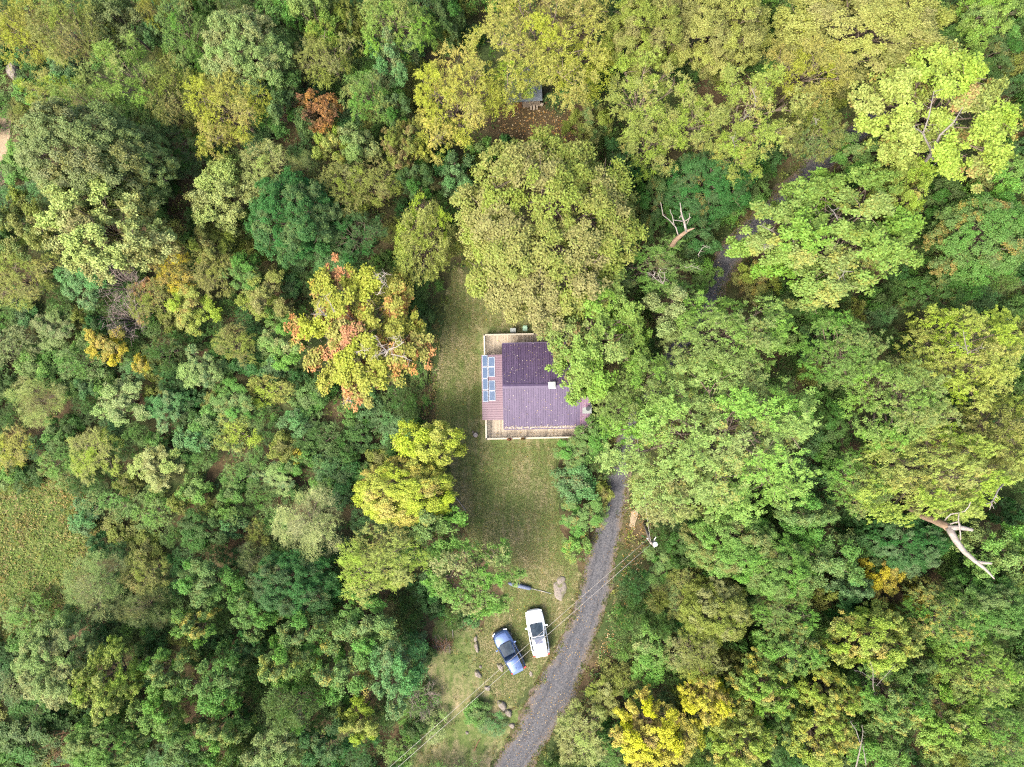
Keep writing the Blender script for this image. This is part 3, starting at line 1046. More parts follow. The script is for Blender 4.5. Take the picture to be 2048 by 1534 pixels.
T(58, 1455, 78, 76, 5.0, 'bushy1', 'dark', 'dark thicket like tree in the lower left corner', 'mid', .2)
T(545, 1495, 60, 54, 8.0, 'bushy0', 'sage', 'bottom edge crown with whitish leaves, left of centre', 'pale', .25)
T(650, 1488, 56, 56, 6.5, 'bushy2', 'emerald', 'dark bottom edge crown right of the whitish leaved one', 'green', .2)
T(472, 1520, 44, 40, 7.0, 'shrub1', 'green', 'small crown cut by the bottom edge between two larger ones', 'lime', .1)
T(52, 1228, 64, 44, 2.6, 'fern0', 'mid', 'fuzzy green bush on the meadow side of the pale tree', 'olive', .2, 'shrub')
T(30, 1372, 40, 46, 2.2, 'fern1', 'grey', 'bluish tall grass clump at the left edge below the meadow', 'teal', .4, 'shrub')
T(150, 1398, 30, 26, 4.0, 'shrub0', 'dark', 'small dark crown wedged between light and yellow green ones', 'green', .1)
T(500, 1290, 34, 34, 5.5, 'bushy2', 'emerald', 'dark small crown filling the gap in the lower left wood', 'green', .2)

# --- scrub slope on the left
T(44, 562, 84, 64, 5.0, 'beech0', 'olive', 'olive yellow scrub tree at the left edge above the slope', 'oliveyel', .3)
T(164, 566, 58, 52, 4.5, 'bushy0', 'teal', 'blue green tree between olive scrub and bare grey bush', 'sage', .2)
T(302, 598, 52, 50, 3.8, 'beech1', 'olive', 'brownish yellow bush between the two bare grey bushes', 'orange', .25, 'shrub')
T(345, 545, 54, 44, 4.5, 'beech0', 'gold', 'dull golden bush above the brownish yellow one', 'olive', .4, 'shrub')
T(388, 612, 54, 52, 4.5, 'bushy1', 'yelgreen', 'yellow flecked bush right of the brownish yellow one', 'gold', .3, 'shrub')
T(430, 548, 42, 54, 5.0, 'beech1', 'tan', 'tan pale tree below the pale columns of leaves', 'olive', .3)
T(530, 588, 56, 54, 5.5, 'bushy2', 'olive', 'tan and olive tree left of the orange maple', 'tan', .4)
T(486, 548, 44, 44, 5.5, 'bushy0', 'green', 'green crown between tan tree and dark emerald tree', 'olive', .2)
T(576, 690, 58, 52, 6.0, 'bushy1', 'mid', 'light green crown tucked under the left side of the maple', 'pale', .3)
T(214, 690, 44, 42, 4.5, 'bushy2', 'gold', 'golden shrub on the left slope below the bare bushes', 'oliveyel', .5, 'shrub')
T(290, 728, 22, 26, 3.0, 'shrub0', 'gold', 'small bright yellow bush right of the golden shrub', 'yellow', .5, 'shrub')
T(330, 700, 50, 46, 4.0, 'fern0', 'dark', 'dark feathery bush above the pale bluish bush', 'olive', .2, 'shrub')
T(400, 735, 46, 46, 4.2, 'bushy0', 'sage', 'pale bluish bush in the middle of the left slope', 'teal', .4, 'shrub')
T(466, 690, 48, 42, 4.2, 'beech0', 'olive', 'olive bush between pale bluish bush and light green crown', 'gold', .15, 'shrub')
T(540, 782, 52, 36, 2.6, 'fern1', 'yelgreen', 'yellow green bush on the slope below the maple', 'oliveyel', .4, 'shrub')
T(470, 800, 48, 44, 3.0, 'bushy1', 'green', 'plain green bush left of the yellow green one', 'olive', .2, 'shrub')
T(76, 802, 62, 54, 4.0, 'willow0', 'pale', 'pale olive bush near the left edge on the slope', 'olive', .4, 'shrub')
T(246, 806, 62, 46, 4.0, 'bushy2', 'sage', 'pale whitish bush on the middle slope', 'mid', .3, 'shrub')
T(330, 820, 44, 42, 3.0, 'bushy0', 'teal', 'teal bush right of the pale whitish bush', 'sage', .3, 'shrub')
T(160, 730, 56, 46, 3.6, 'fern0', 'green', 'green weedy bush above the pale whitish bush', 'sage', .25, 'shrub')
T(190, 905, 58, 60, 3.4, 'beech1', 'yelgreen', 'arching olive bush on the lower slope', 'olive', .4, 'shrub')
T(308, 930, 56, 50, 3.4, 'bushy1', 'pale', 'pale olive bush above the dirt path', 'olive', .4, 'shrub')
T(390, 880, 48, 44, 2.6, 'shrub1', 'teal', 'bluish bush right of the pale olive one by the dirt path', 'green', .3, 'shrub')
T(598, 915, 20, 20, 2.0, 'shrub0', 'gold', 'single bright yellow bush in the dark green scrub', 'yellow', .6, 'shrub')
T(470, 860, 52, 46, 2.4, 'fern1', 'yelgreen', 'ragged yellow green scrub left of the single yellow bush', 'green', .4, 'shrub')
T(640, 870, 56, 44, 2.0, 'fern0', 'dark', 'low dark scrub right of the single yellow bush', 'green', .3, 'shrub')
T(720, 870, 50, 42, 1.8, 'shrub1', 'dark', 'dark low scrub below the orange maple', 'emerald', .4, 'shrub')
T(548, 960, 46, 36, 2.0, 'bushy0', 'sage', 'greyish low bush above the pale silvery tree', 'teal', .4, 'shrub')
T(480, 950, 44, 40, 2.0, 'fern0', 'green', 'low green bush right of the dirt path', 'olive', .2, 'shrub')
T(690, 950, 44, 38, 2.2, 'shrub0', 'emerald', 'dark bush right above the pale silvery tree', 'green', .2, 'shrub')
T(785, 885, 18, 16, 1.6, 'shrub1', 'teal', 'small mint green bush left of the yellow green crown', 'sage', .3, 'shrub')
T(25, 700, 52, 52, 3.2, 'fern1', 'grey', 'grey green scrub at the left edge of the slope', 'sage', .3, 'shrub')
T(110, 660, 50, 44, 3.0, 'bushy1', 'grey', 'grey green bush above the weedy slope, near the left edge', 'green', .3, 'shrub')
T(30, 900, 44, 50, 2.8, 'beech0', 'oliveyel', 'yellowish bush above the meadow at the left edge', 'gold', .2, 'shrub')
T(110, 935, 46, 40, 2.4, 'fern0', 'mid', 'fuzzy bush at the upper edge of the meadow', 'olive', .3, 'shrub')
T(225, 1000, 60, 46, 2.2, 'fern1', 'green', 'feathery weeds mound right of the meadow', 'olive', .25, 'shrub')
T(310, 1030, 48, 44, 2.2, 'fern0', 'mid', 'ragged green bush left of the dirt path foot', 'gold', .1, 'shrub')
T(790, 790, 36, 50, 1.6, 'fern1', 'dark', 'low dark bush between orange maple and lawn edge', 'green', .3, 'shrub')
T(830, 640, 34, 54, 1.8, 'shrub0', 'dark', 'dark low shrub strip along the upper lawn edge', 'green', .3, 'shrub')
T(838, 740, 24, 42, 1.2, 'fern0', 'green', 'low ferny strip along the middle lawn edge', 'olive', .2, 'shrub')

# --- upper left wood
T(44, 56, 74, 64, 10.0, 'beech0', 'oliveyel', 'yellow olive feathery tree in the upper left corner', 'gold', .2)
T(138, 62, 80, 80, 11.0, 'beech1', 'olive', 'olive feathery tree next to the upper left corner tree', 'gold', .1)
T(238, 42, 56, 58, 9.0, 'bushy0', 'grey', 'grey green crown at the top edge beside the olive feathery tree', 'olive', .2)
T(310, 22, 30, 36, 9.0, 'beech0', 'oliveyel', 'narrow golden olive crown at the top edge', 'gold', .2)
T(368, 64, 50, 66, 10.5, 'beech1', 'mid', 'green tree with orange twigs near the top edge', 'orange', .05)
T(420, 18, 42, 36, 9.0, 'bushy1', 'dark', 'dark crown at the top edge right of the orange twigged tree', 'green', .2)
T(478, 34, 40, 34, 10.0, 'willow0', 'grey', 'bluish grey wispy crown at the top edge', 'teal', .4)
T(490, 108, 92, 88, 11.5, 'oak1', 'sage', 'large pale leaved green tree below the bluish grey crown', 'pale', .25)
T(568, 212, 60, 66, 9.0, 'bushy2', 'dark', 'dark green crown left of the rusty tree', 'green', .3)
T(562, 44, 52, 58, 10.0, 'bushy0', 'green', 'plain green crown at the top edge right of the wispy one', 'bright', .2)
T(634, 34, 58, 50, 11.0, 'bushy1', 'bright', 'bright green crown at the top edge above the olive round tree', 'green', .2)
T(654, 112, 70, 68, 9.5, 'beech0', 'olive', 'round olive tree above the rusty tree', 'pale', .25)
T(252, 148, 76, 76, 11.0, 'locust0', 'bright', 'bright green airy locust in the upper left wood', 'lime', .2)
T(98, 190, 62, 52, 7.0, 'locust1', 'yelgreen', 'yellow green feathery tree right of the grey boulder', 'oliveyel', .3)
T(166, 196, 64, 52, 9.0, 'locust0', 'bright', 'green airy crown between boulder tree and bright locust', 'lime', .2)
T(342, 190, 62, 72, 9.0, 'beech1', 'olive', 'olive tree left of the yellow fountain shaped tree', 'gold', .08)
T(460, 214, 96, 100, 11.0, 'beech0', 'oliveyel', 'yellow olive fountain shaped tree with orange tips, upper left', 'gold', .2)
T(632, 222, 48, 42, 7.0, 'sumac0', 'rust', 'small rusty brown leaved tree in the upper left wood', 'brown', .3)
T(162, 302, 136, 106, 13.5, 'oak0', 'grey', 'broad grey green oak near the left edge', 'olive', .3)
T(268, 322, 76, 66, 11.0, 'oak1', 'sage', 'grey green crown on the right shoulder of the broad oak', 'olive', .3)
T(196, 458, 134, 106, 12.5, 'maple1', 'pale', 'yellowish spiky layered tree below the broad grey green oak', 'tan', .4)
T(50, 450, 56, 74, 8.0, 'bushy2', 'olive', 'olive crown at the left edge beside the spiky tree', 'mid', .3)
T(368, 290, 50, 42, 6.0, 'locust1', 'dark', 'dark green small tree under the yellow fountain tree', 'emerald', .4)
T(538, 332, 62, 54, 8.0, 'beech1', 'pale', 'pale olive rounded tree below the yellow fountain tree', 'olive', .3)
T(452, 392, 74, 76, 8.5, 'bushy0', 'pale', 'pale tree of several leafy columns left of dark emerald tree', 'olive', .3)
T(424, 490, 44, 44, 6.5, 'bushy1', 'olive', 'olive brown crown below the pale columned tree', 'gold', .15)
T(584, 436, 92, 92, 10.0, 'oak1', 'emerald', 'big dark emerald tree in the left centre wood', 'green', .25)
T(716, 470, 62, 56, 8.0, 'locust1', 'emerald', 'dark spiky leaved tree left of the smooth rounded tree', 'dark', .4)
T(662, 296, 36, 38, 8.0, 'bushy2', 'lime', 'small lime yellow crown below the rusty tree', 'yellow', .2)
T(718, 288, 44, 42, 8.5, 'bushy0', 'sage', 'whitish leaved crown left of the yellow tree', 'pale', .4)
T(748, 372, 62, 56, 8.0, 'beech0', 'olive', 'dull olive crown above the smooth rounded tree', 'brown', .2)
T(686, 376, 60, 52, 8.0, 'beech1', 'olive', 'dull olive crown left of the other dull olive crown', 'pale', .2)
T(812, 292, 46, 58, 8.5, 'maple0', 'olive', 'bronze topped crown touching the left side of the yellow tree', 'brown', .35)
T(608, 346, 44, 40, 7.0, 'willow0', 'grey', 'grey green wispy crown right of the pale olive rounded tree', 'olive', .3)
T(832, 352, 46, 46, 7.5, 'bushy1', 'dark', 'dark crown below the bronze topped crown', 'emerald', .3)
T(786, 116, 50, 56, 9.0, 'bushy2', 'teal', 'silvery bluish crown left of the yellow tree', 'sage', .4)
T(736, 190, 56, 52, 9.0, 'beech0', 'mid', 'yellowish green crown below left of the silvery bluish crown', 'lime', .3)
T(792, 212, 40, 44, 7.0, 'bushy1', 'dark', 'dark green crown pressed against the left of the yellow tree', 'teal', .3)
T(322, 64, 30, 40, 7.0, 'bushy2', 'teal', 'dark bluish crown in the gap below the golden olive crown', 'dark', .4)
T(700, 30, 34, 40, 9.0, 'bushy0', 'olive', 'olive crown at the top edge left of the feathery bright tree', 'green', .3)

# --- top centre
T(785, 44, 82, 72, 11.0, 'walnut0', 'bright', 'bright feathery tree at the top edge left of the big golden beech', 'lime', .25)
T(884, 40, 44, 56, 7.0, 'bushy1', 'dark', 'dark crown at the top edge beside the big golden beech', 'green', .2)
T(1080, 82, 158, 138, 12.5, 'beech1', 'oliveyel', 'big golden beech at the top centre hiding a shed', 'gold', .12)
T(912, 208, 98, 118, 11.5, 'beech0', 'oliveyel', 'yellow tree left of the shaded brown clearing', 'yellow', .3)
T(912, 346, 44, 44, 6.5, 'bushy2', 'teal', 'bluish green crown below the yellow tree', 'emerald', .3)
T(962, 300, 32, 28, 5.0, 'shrub0', 'green', 'small light green crown under the yellow tree', 'mid', .3)
T(1010, 288, 22, 26, 4.0, 'shrub1', 'emerald', 'small dark teal bush on the left of the clearing', 'teal', .3, 'shrub')
T(1165, 170, 46, 40, 5.5, 'bushy0', 'dark', 'dark crown right of the leaning boards', 'emerald', .4)
T(1174, 244, 50, 52, 6.5, 'bushy1', 'olive', 'olive crown on the right side of the clearing', 'green', .3)
T(1238, 330, 48, 54, 6.0, 'bushy2', 'emerald', 'teal dark crown right of the huge tan oak', 'dark', .3)
T(1296, 66, 88, 72, 11.5, 'oak1', 'olive', 'olive oak at the top edge right of the golden beech', 'tan', .3)
T(1285, 195, 88, 92, 10.5, 'locust0', 'lime', 'yellow green locust right of the clearing', 'yellow', .08)
T(1300, 292, 66, 58, 9.5, 'locust1', 'lime', 'lower yellow green locust above the teal dark crown', 'yellow', .12)

T(1046, 158, 66, 52, 9.0, 'beech0', 'yelgreen', 'lower lobe of golden leaves right above the leaning boards', 'gold', .15)
# --- top right
T(1440, 48, 106, 92, 12.0, 'oak1', 'tan', 'tan olive oak at the top edge, left of two', 'olive', .3)
T(1736, 52, 172, 100, 12.5, 'oak0', 'tan', 'wide tan olive oak at the top edge, right of two', 'olive', .35)
T(1982, 30, 66, 58, 9.0, 'bushy0', 'bright', 'bright green crown in the upper right corner', 'mid', .3)
T(1982, 110, 60, 50, 5.5, 'bushy1', 'dark', 'dark crown below the upper right corner crown', 'olive', .2)
T(1622, 138, 88, 84, 11.0, 'locust1', 'oliveyel', 'yellow feathery locust under the wide tan oak', 'yellow', .15)
T(1500, 226, 104, 98, 11.5, 'locust0', 'lime', 'large yellow green locust with grey limbs showing', 'yellow', .12)
T(1384, 240, 66, 68, 11.0, 'locust1', 'lime', 'yellow green locust with a small maroon patch', 'yellow', .1)
T(1474, 312, 58, 54, 10.0, 'locust0', 'lime', 'lowest yellow green locust crown above the northern road', 'yellow', .2)
T(1632, 266, 62, 68, 9.0, 'beech1', 'olive', 'olive green crown between locusts and orange tipped maple', 'green', .3)
T(1890, 222, 156, 150, 13.0, 'maple1', 'lime', 'large maple with orange tips near the upper right corner', 'orange', .1)
T(1668, 474, 178, 142, 13.0, 'maple0', 'bright', 'large bright green maple right of the northern road', 'lemon', .15)
T(1800, 400, 50, 60, 11.0, 'maple1', 'lime', 'yellowish arm of leaves on the right of the bright maple', 'yellow', .2)
T(1730, 302, 72, 50, 6.0, 'bushy2', 'green', 'green thicket tree with yellow leaves left of the orange tipped maple', 'gold', .15)
T(2000, 350, 70, 62, 9.5, 'bushy0', 'mid', 'green crown at the right edge below the orange tipped maple', 'olive', .3)
T(1972, 470, 92, 92, 11.0, 'oak0', 'green', 'green oak with yellow dots at the right edge', 'gold', .25)
T(1416, 368, 92, 74, 7.5, 'oak1', 'emerald', 'dark emerald thicket tree behind the white snag', 'gold', .1)
T(1310, 410, 44, 66, 6.0, 'bushy1', 'dark', 'dark crown with yellow flecks left of the white snag', 'gold', .12)
T(1402, 470, 48, 44, 6.0, 'bushy2', 'emerald', 'dark emerald crown right under the white snag', 'dark', .3)
T(1890, 590, 76, 56, 6.5, 'bushy0', 'dark', 'dark green crown in the gap below the bright maple', 'olive', .3)
T(1520, 560, 50, 44, 4.5, 'bushy1', 'olive', 'yellow flecked sapling on the inside of the road bend', 'gold', .25)
T(1560, 620, 52, 46, 4.5, 'bushy2', 'dark', 'dark bush below the bright green maple', 'gold', .1)
T(1900, 395, 54, 46, 6.0, 'bushy1', 'dark', 'dark crown between bright maple and right edge crowns', 'green', .3)

# --- right side
T(1684, 706, 88, 84, 10.5, 'walnut0', 'mid', 'mid green walnut right of the two pale walnut crowns', 'lime', .12)
T(1930, 706, 116, 104, 13.0, 'walnut1', 'yelgreen', 'yellowish walnut with pale limbs at the right side', 'lemon', .3)
T(1800, 800, 116, 104, 13.0, 'walnut0', 'walnut', 'light green walnut in the middle of the right side', 'lime', .2)
T(1885, 950, 176, 104, 13.0, 'walnut1', 'lime', 'broad light green walnut above the white broken limb', 'yellow', .1)
T(2010, 880, 84, 92, 12.0, 'walnut0', 'olive', 'olive walnut crown cut by the right edge', 'lemon', .2)
T(1730, 960, 62, 74, 10.0, 'walnut0', 'mid', 'green walnut crown right of the dark gap', 'lime', .2)
T(1625, 690, 36, 46, 6.0, 'bushy2', 'emerald', 'dark crown in the gap between the walnuts', 'dark', .4)
T(1672, 855, 44, 60, 5.0, 'bushy0', 'dark', 'dark crown down in the gap east of the largest walnut', 'green', .3)
T(1600, 1030, 76, 54, 8.0, 'bushy1', 'green', 'green crown below the right end of the largest walnut', 'bright', .2)
T(1466, 1090, 92, 76, 8.5, 'oak0', 'mid', 'olive green broad crown below the largest walnut', 'olive', .3)
T(1560, 1140, 78, 70, 8.5, 'oak1', 'mid', 'olive green crown with bare twigs right of the broad one', 'gold', .06)
T(1655, 1120, 72, 66, 8.0, 'bushy2', 'green', 'green crown left of the dark teal hollow', 'bright', .2)
T(1810, 1090, 86, 62, 6.0, 'oak1', 'emerald', 'dark teal crown in the hollow left of the white limb', 'teal', .4)
T(1765, 1160, 46, 50, 6.0, 'bushy0', 'gold', 'dull golden bush in the dark hollow', 'oliveyel', .5)
T(1838, 1202, 34, 28, 4.5, 'shrub0', 'gold', 'smaller dull golden bush right of the other one', 'olive', .4, 'shrub')
T(1700, 1176, 46, 42, 7.0, 'bushy1', 'teal', 'teal crown left of the dull golden bush', 'emerald', .3)
T(2000, 1110, 66, 66, 9.0, 'bushy2', 'mid', 'plain green crown right of the white limb', 'bright', .3)
T(1976, 1212, 80, 66, 9.5, 'oak0', 'green', 'green oak under the tip of the white limb', 'mid', .3)
T(1894, 1232, 72, 66, 10.0, 'walnut0', 'mid', 'crown with bright yellow tips below the golden bushes', 'yellow', .22)
T(1436, 1222, 72, 66, 8.0, 'oak1', 'olive', 'olive crown south of the broad olive green one', 'pale', .25)
T(1398, 1308, 62, 60, 8.0, 'beech0', 'olive', 'dull olive crown right of the road near the cars', 'pale', .3)
T(1312, 1308, 56, 68, 4.5, 'bushy0', 'mid', 'pale green bush right of the road beside the brown verge', 'pale', .3)
T(1370, 1180, 50, 66, 4.0, 'beech1', 'olive', 'feathery olive scrub right of the utility pole', 'green', .3, 'shrub')
T(1320, 1130, 40, 44, 2.6, 'bushy2', 'green', 'green bush just below the utility pole', 'bright', .2, 'shrub')
T(1290, 1225, 28, 44, 1.6, 'fern0', 'green', 'low bush on the verge across the road from the white car', 'olive', .3, 'shrub')
T(1370, 1080, 44, 40, 4.0, 'bushy1', 'dark', 'dark green bush between utility pole and pale walnut', 'green', .3)
T(1570, 1222, 72, 52, 8.5, 'beech0', 'mid', 'green crown with grey twigs in the lower right wood', 'olive', .3)
T(1742, 1284, 90, 68, 10.5, 'maple1', 'lime', 'yellow green crown with lemon tips, lower right wood', 'yellow', .25)
T(1582, 1296, 64, 62, 9.0, 'maple0', 'mid', 'green yellow crown with a forked white twig', 'yellow', .15)
T(1524, 1374, 68, 62, 9.0, 'maple1', 'bright', 'green crown with yellow left tips beside the bright yellow tree', 'yellow', .3)
T(1658, 1388, 54, 56, 9.0, 'maple0', 'lime', 'small yellow tipped crown left of the white limbed tree', 'yellow', .35)
T(1778, 1390, 74, 68, 10.0, 'maple0', 'mid', 'tree with tall white limbs showing in the lower right', 'yellow', .15)
T(1962, 1345, 90, 72, 10.0, 'walnut1', 'bright', 'green crown at the lower right edge above the corner', 'yellow', .12)
T(1296, 1470, 74, 74, 8.5, 'maple1', 'yellow', 'bright yellow tree near the bottom edge right of the road', 'gold', .3)
T(1412, 1400, 48, 58, 8.5, 'maple0', 'yellow', 'smaller bright yellow crown right above the other yellow tree', 'gold', .3)
T(1372, 1470, 44, 56, 7.5, 'bushy1', 'oliveyel', 'yellow green crown between the yellow tree and bottom wood', 'yellow', .4)
T(1160, 1470, 60, 70, 4.5, 'beech1', 'pale', 'pale olive feathery bush along the bottom road edge', 'olive', .4)
T(1215, 1395, 44, 46, 3.0, 'bushy2', 'olive', 'olive bush between road and bright yellow tree', 'pale', .3, 'shrub')
T(1230, 1510, 44, 36, 4.5, 'beech0', 'green', 'green bush at the bottom edge left of the yellow tree', 'pale', .2, 'shrub')
T(1486, 1486, 70, 60, 9.0, 'maple1', 'lime', 'lime crown at the bottom edge right of the yellow trees', 'yellow', .25)
T(1642, 1470, 66, 66, 9.0, 'maple0', 'lime', 'yellow flecked crown at the bottom edge below the yellow tipped one', 'yellow', .3)
T(1762, 1490, 62, 56, 7.0, 'bushy0', 'mid', 'green crown over orange undergrowth at the bottom edge', 'orange', .12)
T(1888, 1440, 78, 72, 9.5, 'maple1', 'bright', 'light green crown near the lower right corner', 'yellow', .15)
T(1994, 1470, 76, 68, 9.5, 'walnut1', 'mid', 'green crown filling the lower right corner', 'yellow', .12)
T(1560, 1440, 34, 34, 7.0, 'bushy2', 'green', 'small green crown between lime and yellow flecked crowns', 'yellow', .1)
T(1700, 1230, 40, 36, 6.0, 'shrub0', 'emerald', 'small emerald crown above the yellow green lemon tipped crown', 'green', .3)
T(1820, 1320, 44, 40, 8.0, 'bushy1', 'green', 'green crown between lemon tipped and white limbed trees', 'bright', .2)

cols_lin = {k: lin(v) * K for k, v in C_.items()}


def place_tree(i, u, v, rx, ry, h, kind, col, acc, amt, label, cat):
    rng = random.Random(1000 + i)
    P = PROTO[kind]
    sz = h / P['top']
    zv = P['zv'] * sz
    s = PX * (H - zv) / H
    mx, my = rx * s * 1.01, ry * s * 1.01
    quarter = rng.randrange(4)
    if quarter % 2:
        sx, sy = my / P['R'], mx / P['R']
    else:
        sx, sy = mx / P['R'], my / P['R']
    if rng.random() < 0.5:
        sx = -sx
    p = W(u, v, zv)
    name = {'tree': 'tree', 'shrub': 'shrub'}[cat]
    if kind[:3] in ('oak',): name = 'oak_tree'
    elif kind.startswith('maple'): name = 'maple_tree'
    elif kind.startswith('walnut'): name = 'walnut_tree'
    elif kind.startswith('beech') and cat == 'tree': name = 'beech_tree'
    elif kind.startswith('locust') and cat == 'tree': name = 'locust_tree'
    if cat == 'shrub': name = 'shrub'
    root = empty(name, (p.x, p.y, 0), quarter * math.pi / 2 + rng.uniform(-.2, .2))
    root.scale = (sx, sy, sz)
    tag(root, label, cat, 'trees of the wood' if cat == 'tree' else 'shrubs of the scrub and verges')
    c = link('crown', P['crown'], root)
    base = cols_lin[col] * rng.uniform(0.95, 1.07)
    c.color = (*base, 1.0)
    c['accent'] = [float(x) for x in cols_lin[acc]] + [1.0]
    c['accent_amount'] = float(amt) * (0.6 if acc in ('gold', 'orange') else 0.85)
    link('trunk', P['trunk'], root)
    return root


ROOTS = {}
for i, t in enumerate(TREES):
    ROOTS[t[9]] = place_tree(i, *t)

# understorey that fills the dark gaps between the crowns: one leafy mass nobody could count
rng = np.random.RandomState(77)
cand = []
E = np.array([(t[0], t[1], t[2], t[3]) for t in TREES], float)
uu, vv = np.meshgrid(np.arange(-110, 2170, 26.0), np.arange(-100, 1640, 26.0))
uu, vv = uu.ravel() + rng.uniform(-10, 10, uu.size), vv.ravel() + rng.uniform(-10, 10, vv.size)
inside = np.zeros(len(uu), bool)
for e in E:
    inside |= ((uu - e[0]) / (e[2] * 0.84)) ** 2 + ((vv - e[1]) / (e[3] * 0.84)) ** 2 < 1
ok = ~inside
for poly in (LAWN, ROADPOLY, HOUSE_BOX, MEADOW, CLEARING, SANDY, BANK, VERGE, BOULDER_BOX, SHED_BOX, TRACK):
    ok &= ~in_poly(uu, vv, poly)
for L in (ROAD_L, ROAD_R, LAWN + LAWN[:1]):
    for (a, b), (c, d) in zip(L[:-1], L[1:]):
        t = np.clip(((uu - a) * (c - a) + (vv - b) * (d - b)) / ((c - a) ** 2 + (d - b) ** 2 + 1e-9), 0, 1)
        ok &= np.hypot(uu - a - t * (c - a), vv - b - t * (d - b)) > 30
uu, vv = uu[ok], vv[ok]
taken = []
for i in rng.permutation(len(uu)):
    if all((uu[i] - a) ** 2 + (vv[i] - b) ** 2 > 34 ** 2 for a, b in taken):
        taken.append((uu[i], vv[i]))
Q, A, TN = [], [], []
fill_cols = ['dark', 'green', 'emerald', 'mid', 'dark', 'olive', 'green', 'teal']
for j, (u, v) in enumerate(taken):
    P = PROTO[('shrub0', 'shrub1', 'fern0', 'fern1')[rng.randint(4)]]
    low = u < 870
    hgt = rng.uniform(1.4, 2.6) if low else rng.uniform(2.5, 5.0)
    out = not (-20 < u < 2068 and -20 < v < 1554)
    sz = hgt / P['top']
    r = rng.uniform(26, 40) * (1.5 if out else 1.0)
    zv = P['zv'] * sz
    s = PX * (H - zv) / H
    sc = r * s / P['R']
    an = rng.uniform(0, 6.28)
    q = P['q'] * [sc, sc, sz]
    ca, sa = math.cos(an), math.sin(an)
    q = np.stack([q[..., 0] * ca - q[..., 1] * sa, q[..., 0] * sa + q[..., 1] * ca, q[..., 2]], -1)
    pos = W(u, v, zv)
    q = q + [pos.x, pos.y, 0]
    k = slice(None, None, 2) if out else slice(None)
    Q.append(q[k]); A.append(P['a'][k])
    tn = np.ones((len(q[k]), 4)); tn[:, :3] = cols_lin[fill_cols[rng.randint(len(fill_cols))]] * rng.uniform(.85, 1.1)
    TN.append(tn)
print('understorey clumps', len(taken), 'quads', sum(len(q) for q in Q))
tag(link('understory_thicket', quads_mesh('understory_thicket', np.concatenate(Q), M['leaf_mass'], {'leaf': np.concatenate(A), 'tint': np.concatenate(TN)})), kind='stuff')
M['solar_back'] = simple('panel_backing', (96, 112, 132), 0.4, 0.4)


# ------------------------------------------------------------------ cabin (its own frame: x along the ridge, y towards the north eave)
CAB = W(1085, 771, 0)
CAB_ROT = math.radians(1.15)
cabin = empty('cabin', (CAB.x, CAB.y, 0), CAB_ROT)
tag(cabin, 'small cabin with maroon ribbed metal roof inside its wraparound deck', 'cabin')

FL = 0.55           # deck and floor height
wall = MB()
X0, X1, Y0, Y1, EAVE, RIDGE = -3.62, 4.05, -3.72, 3.70, 2.95, 4.45
wall.add([(X0, Y0, 0), (X1, Y0, 0), (X1, Y1, 0), (X0, Y1, 0), (X0, Y0, EAVE), (X1, Y0, EAVE), (X1, Y1, EAVE), (X0, Y1, EAVE),
          (X0, 0, RIDGE - .06), (X1, 0, RIDGE - .06)],
         [(0, 1, 5, 4), (2, 3, 7, 6), (1, 2, 6, 9, 5), (3, 0, 4, 8, 7)])
wall.build('wall', M['cabin_wall'], cabin)
for (x, y, a, w, h) in ((-1.6, Y0 - .03, 0, 1.1, 1.0), (1.9, Y0 - .03, 0, 1.1, 1.0), (-1.6, Y1 + .03, 0, 1.1, 1.0), (X0 - .03, -1.5, math.pi / 2, 1.1, 1.0)):
    f = MB()
    for dx, dz, sx, szz in ((-w / 2, 0, .08, h), (w / 2, 0, .08, h), (0, h / 2, w + .08, .08), (0, -h / 2, w + .08, .08)):
        f.box((dx, 0, dz), (sx, .06, szz))
    wo = f.build('window', M['rail'], cabin, (x, y, FL + 1.35), a)
    MB().box((0, 0, 0), (w - .08, .02, h - .08)).build('pane', M['glass'], wo)
dr = MB().box((0, 0, 1.0), (.92, .07, 2.0)).build('door', M['plank'], cabin, (0.2, Y0 - .035, FL))
MB().cyl((.36, -.07, .98), .03, .06, 8).build('handle', M['metal_grey'], dr)


def roof_sheet_mesh(name, length, width, ribs, mat):
    """one ribbed metal sheet: length runs down the slope (-y), ribs along it"""
    xs, zs = [], []
    p = width / ribs
    for i in range(ribs):
        x = i * p
        xs += [x, x + p * 0.34, x + p * 0.42, x + p * 0.58, x + p * 0.66]
        zs += [0, 0, 0.034, 0.034, 0]
    xs.append(width); zs.append(0)
    vs, fs = [], []
    for x, z in zip(xs, zs):
        vs += [(x, 0, z), (x, -length, z), (x, 0, z - .012), (x, -length, z - .012)]
    for i in range(len(xs) - 1):
        a, b = i * 4, i * 4 + 4
        fs += [(a, a + 1, b + 1, b), (a + 2, b + 2, b + 3, a + 3), (a + 1, a + 3, b + 3, b + 1), (a, b, b + 2, a + 2)]
    mb = MB()
    mb.add(vs, fs)
    return mb.mesh(name, mat)


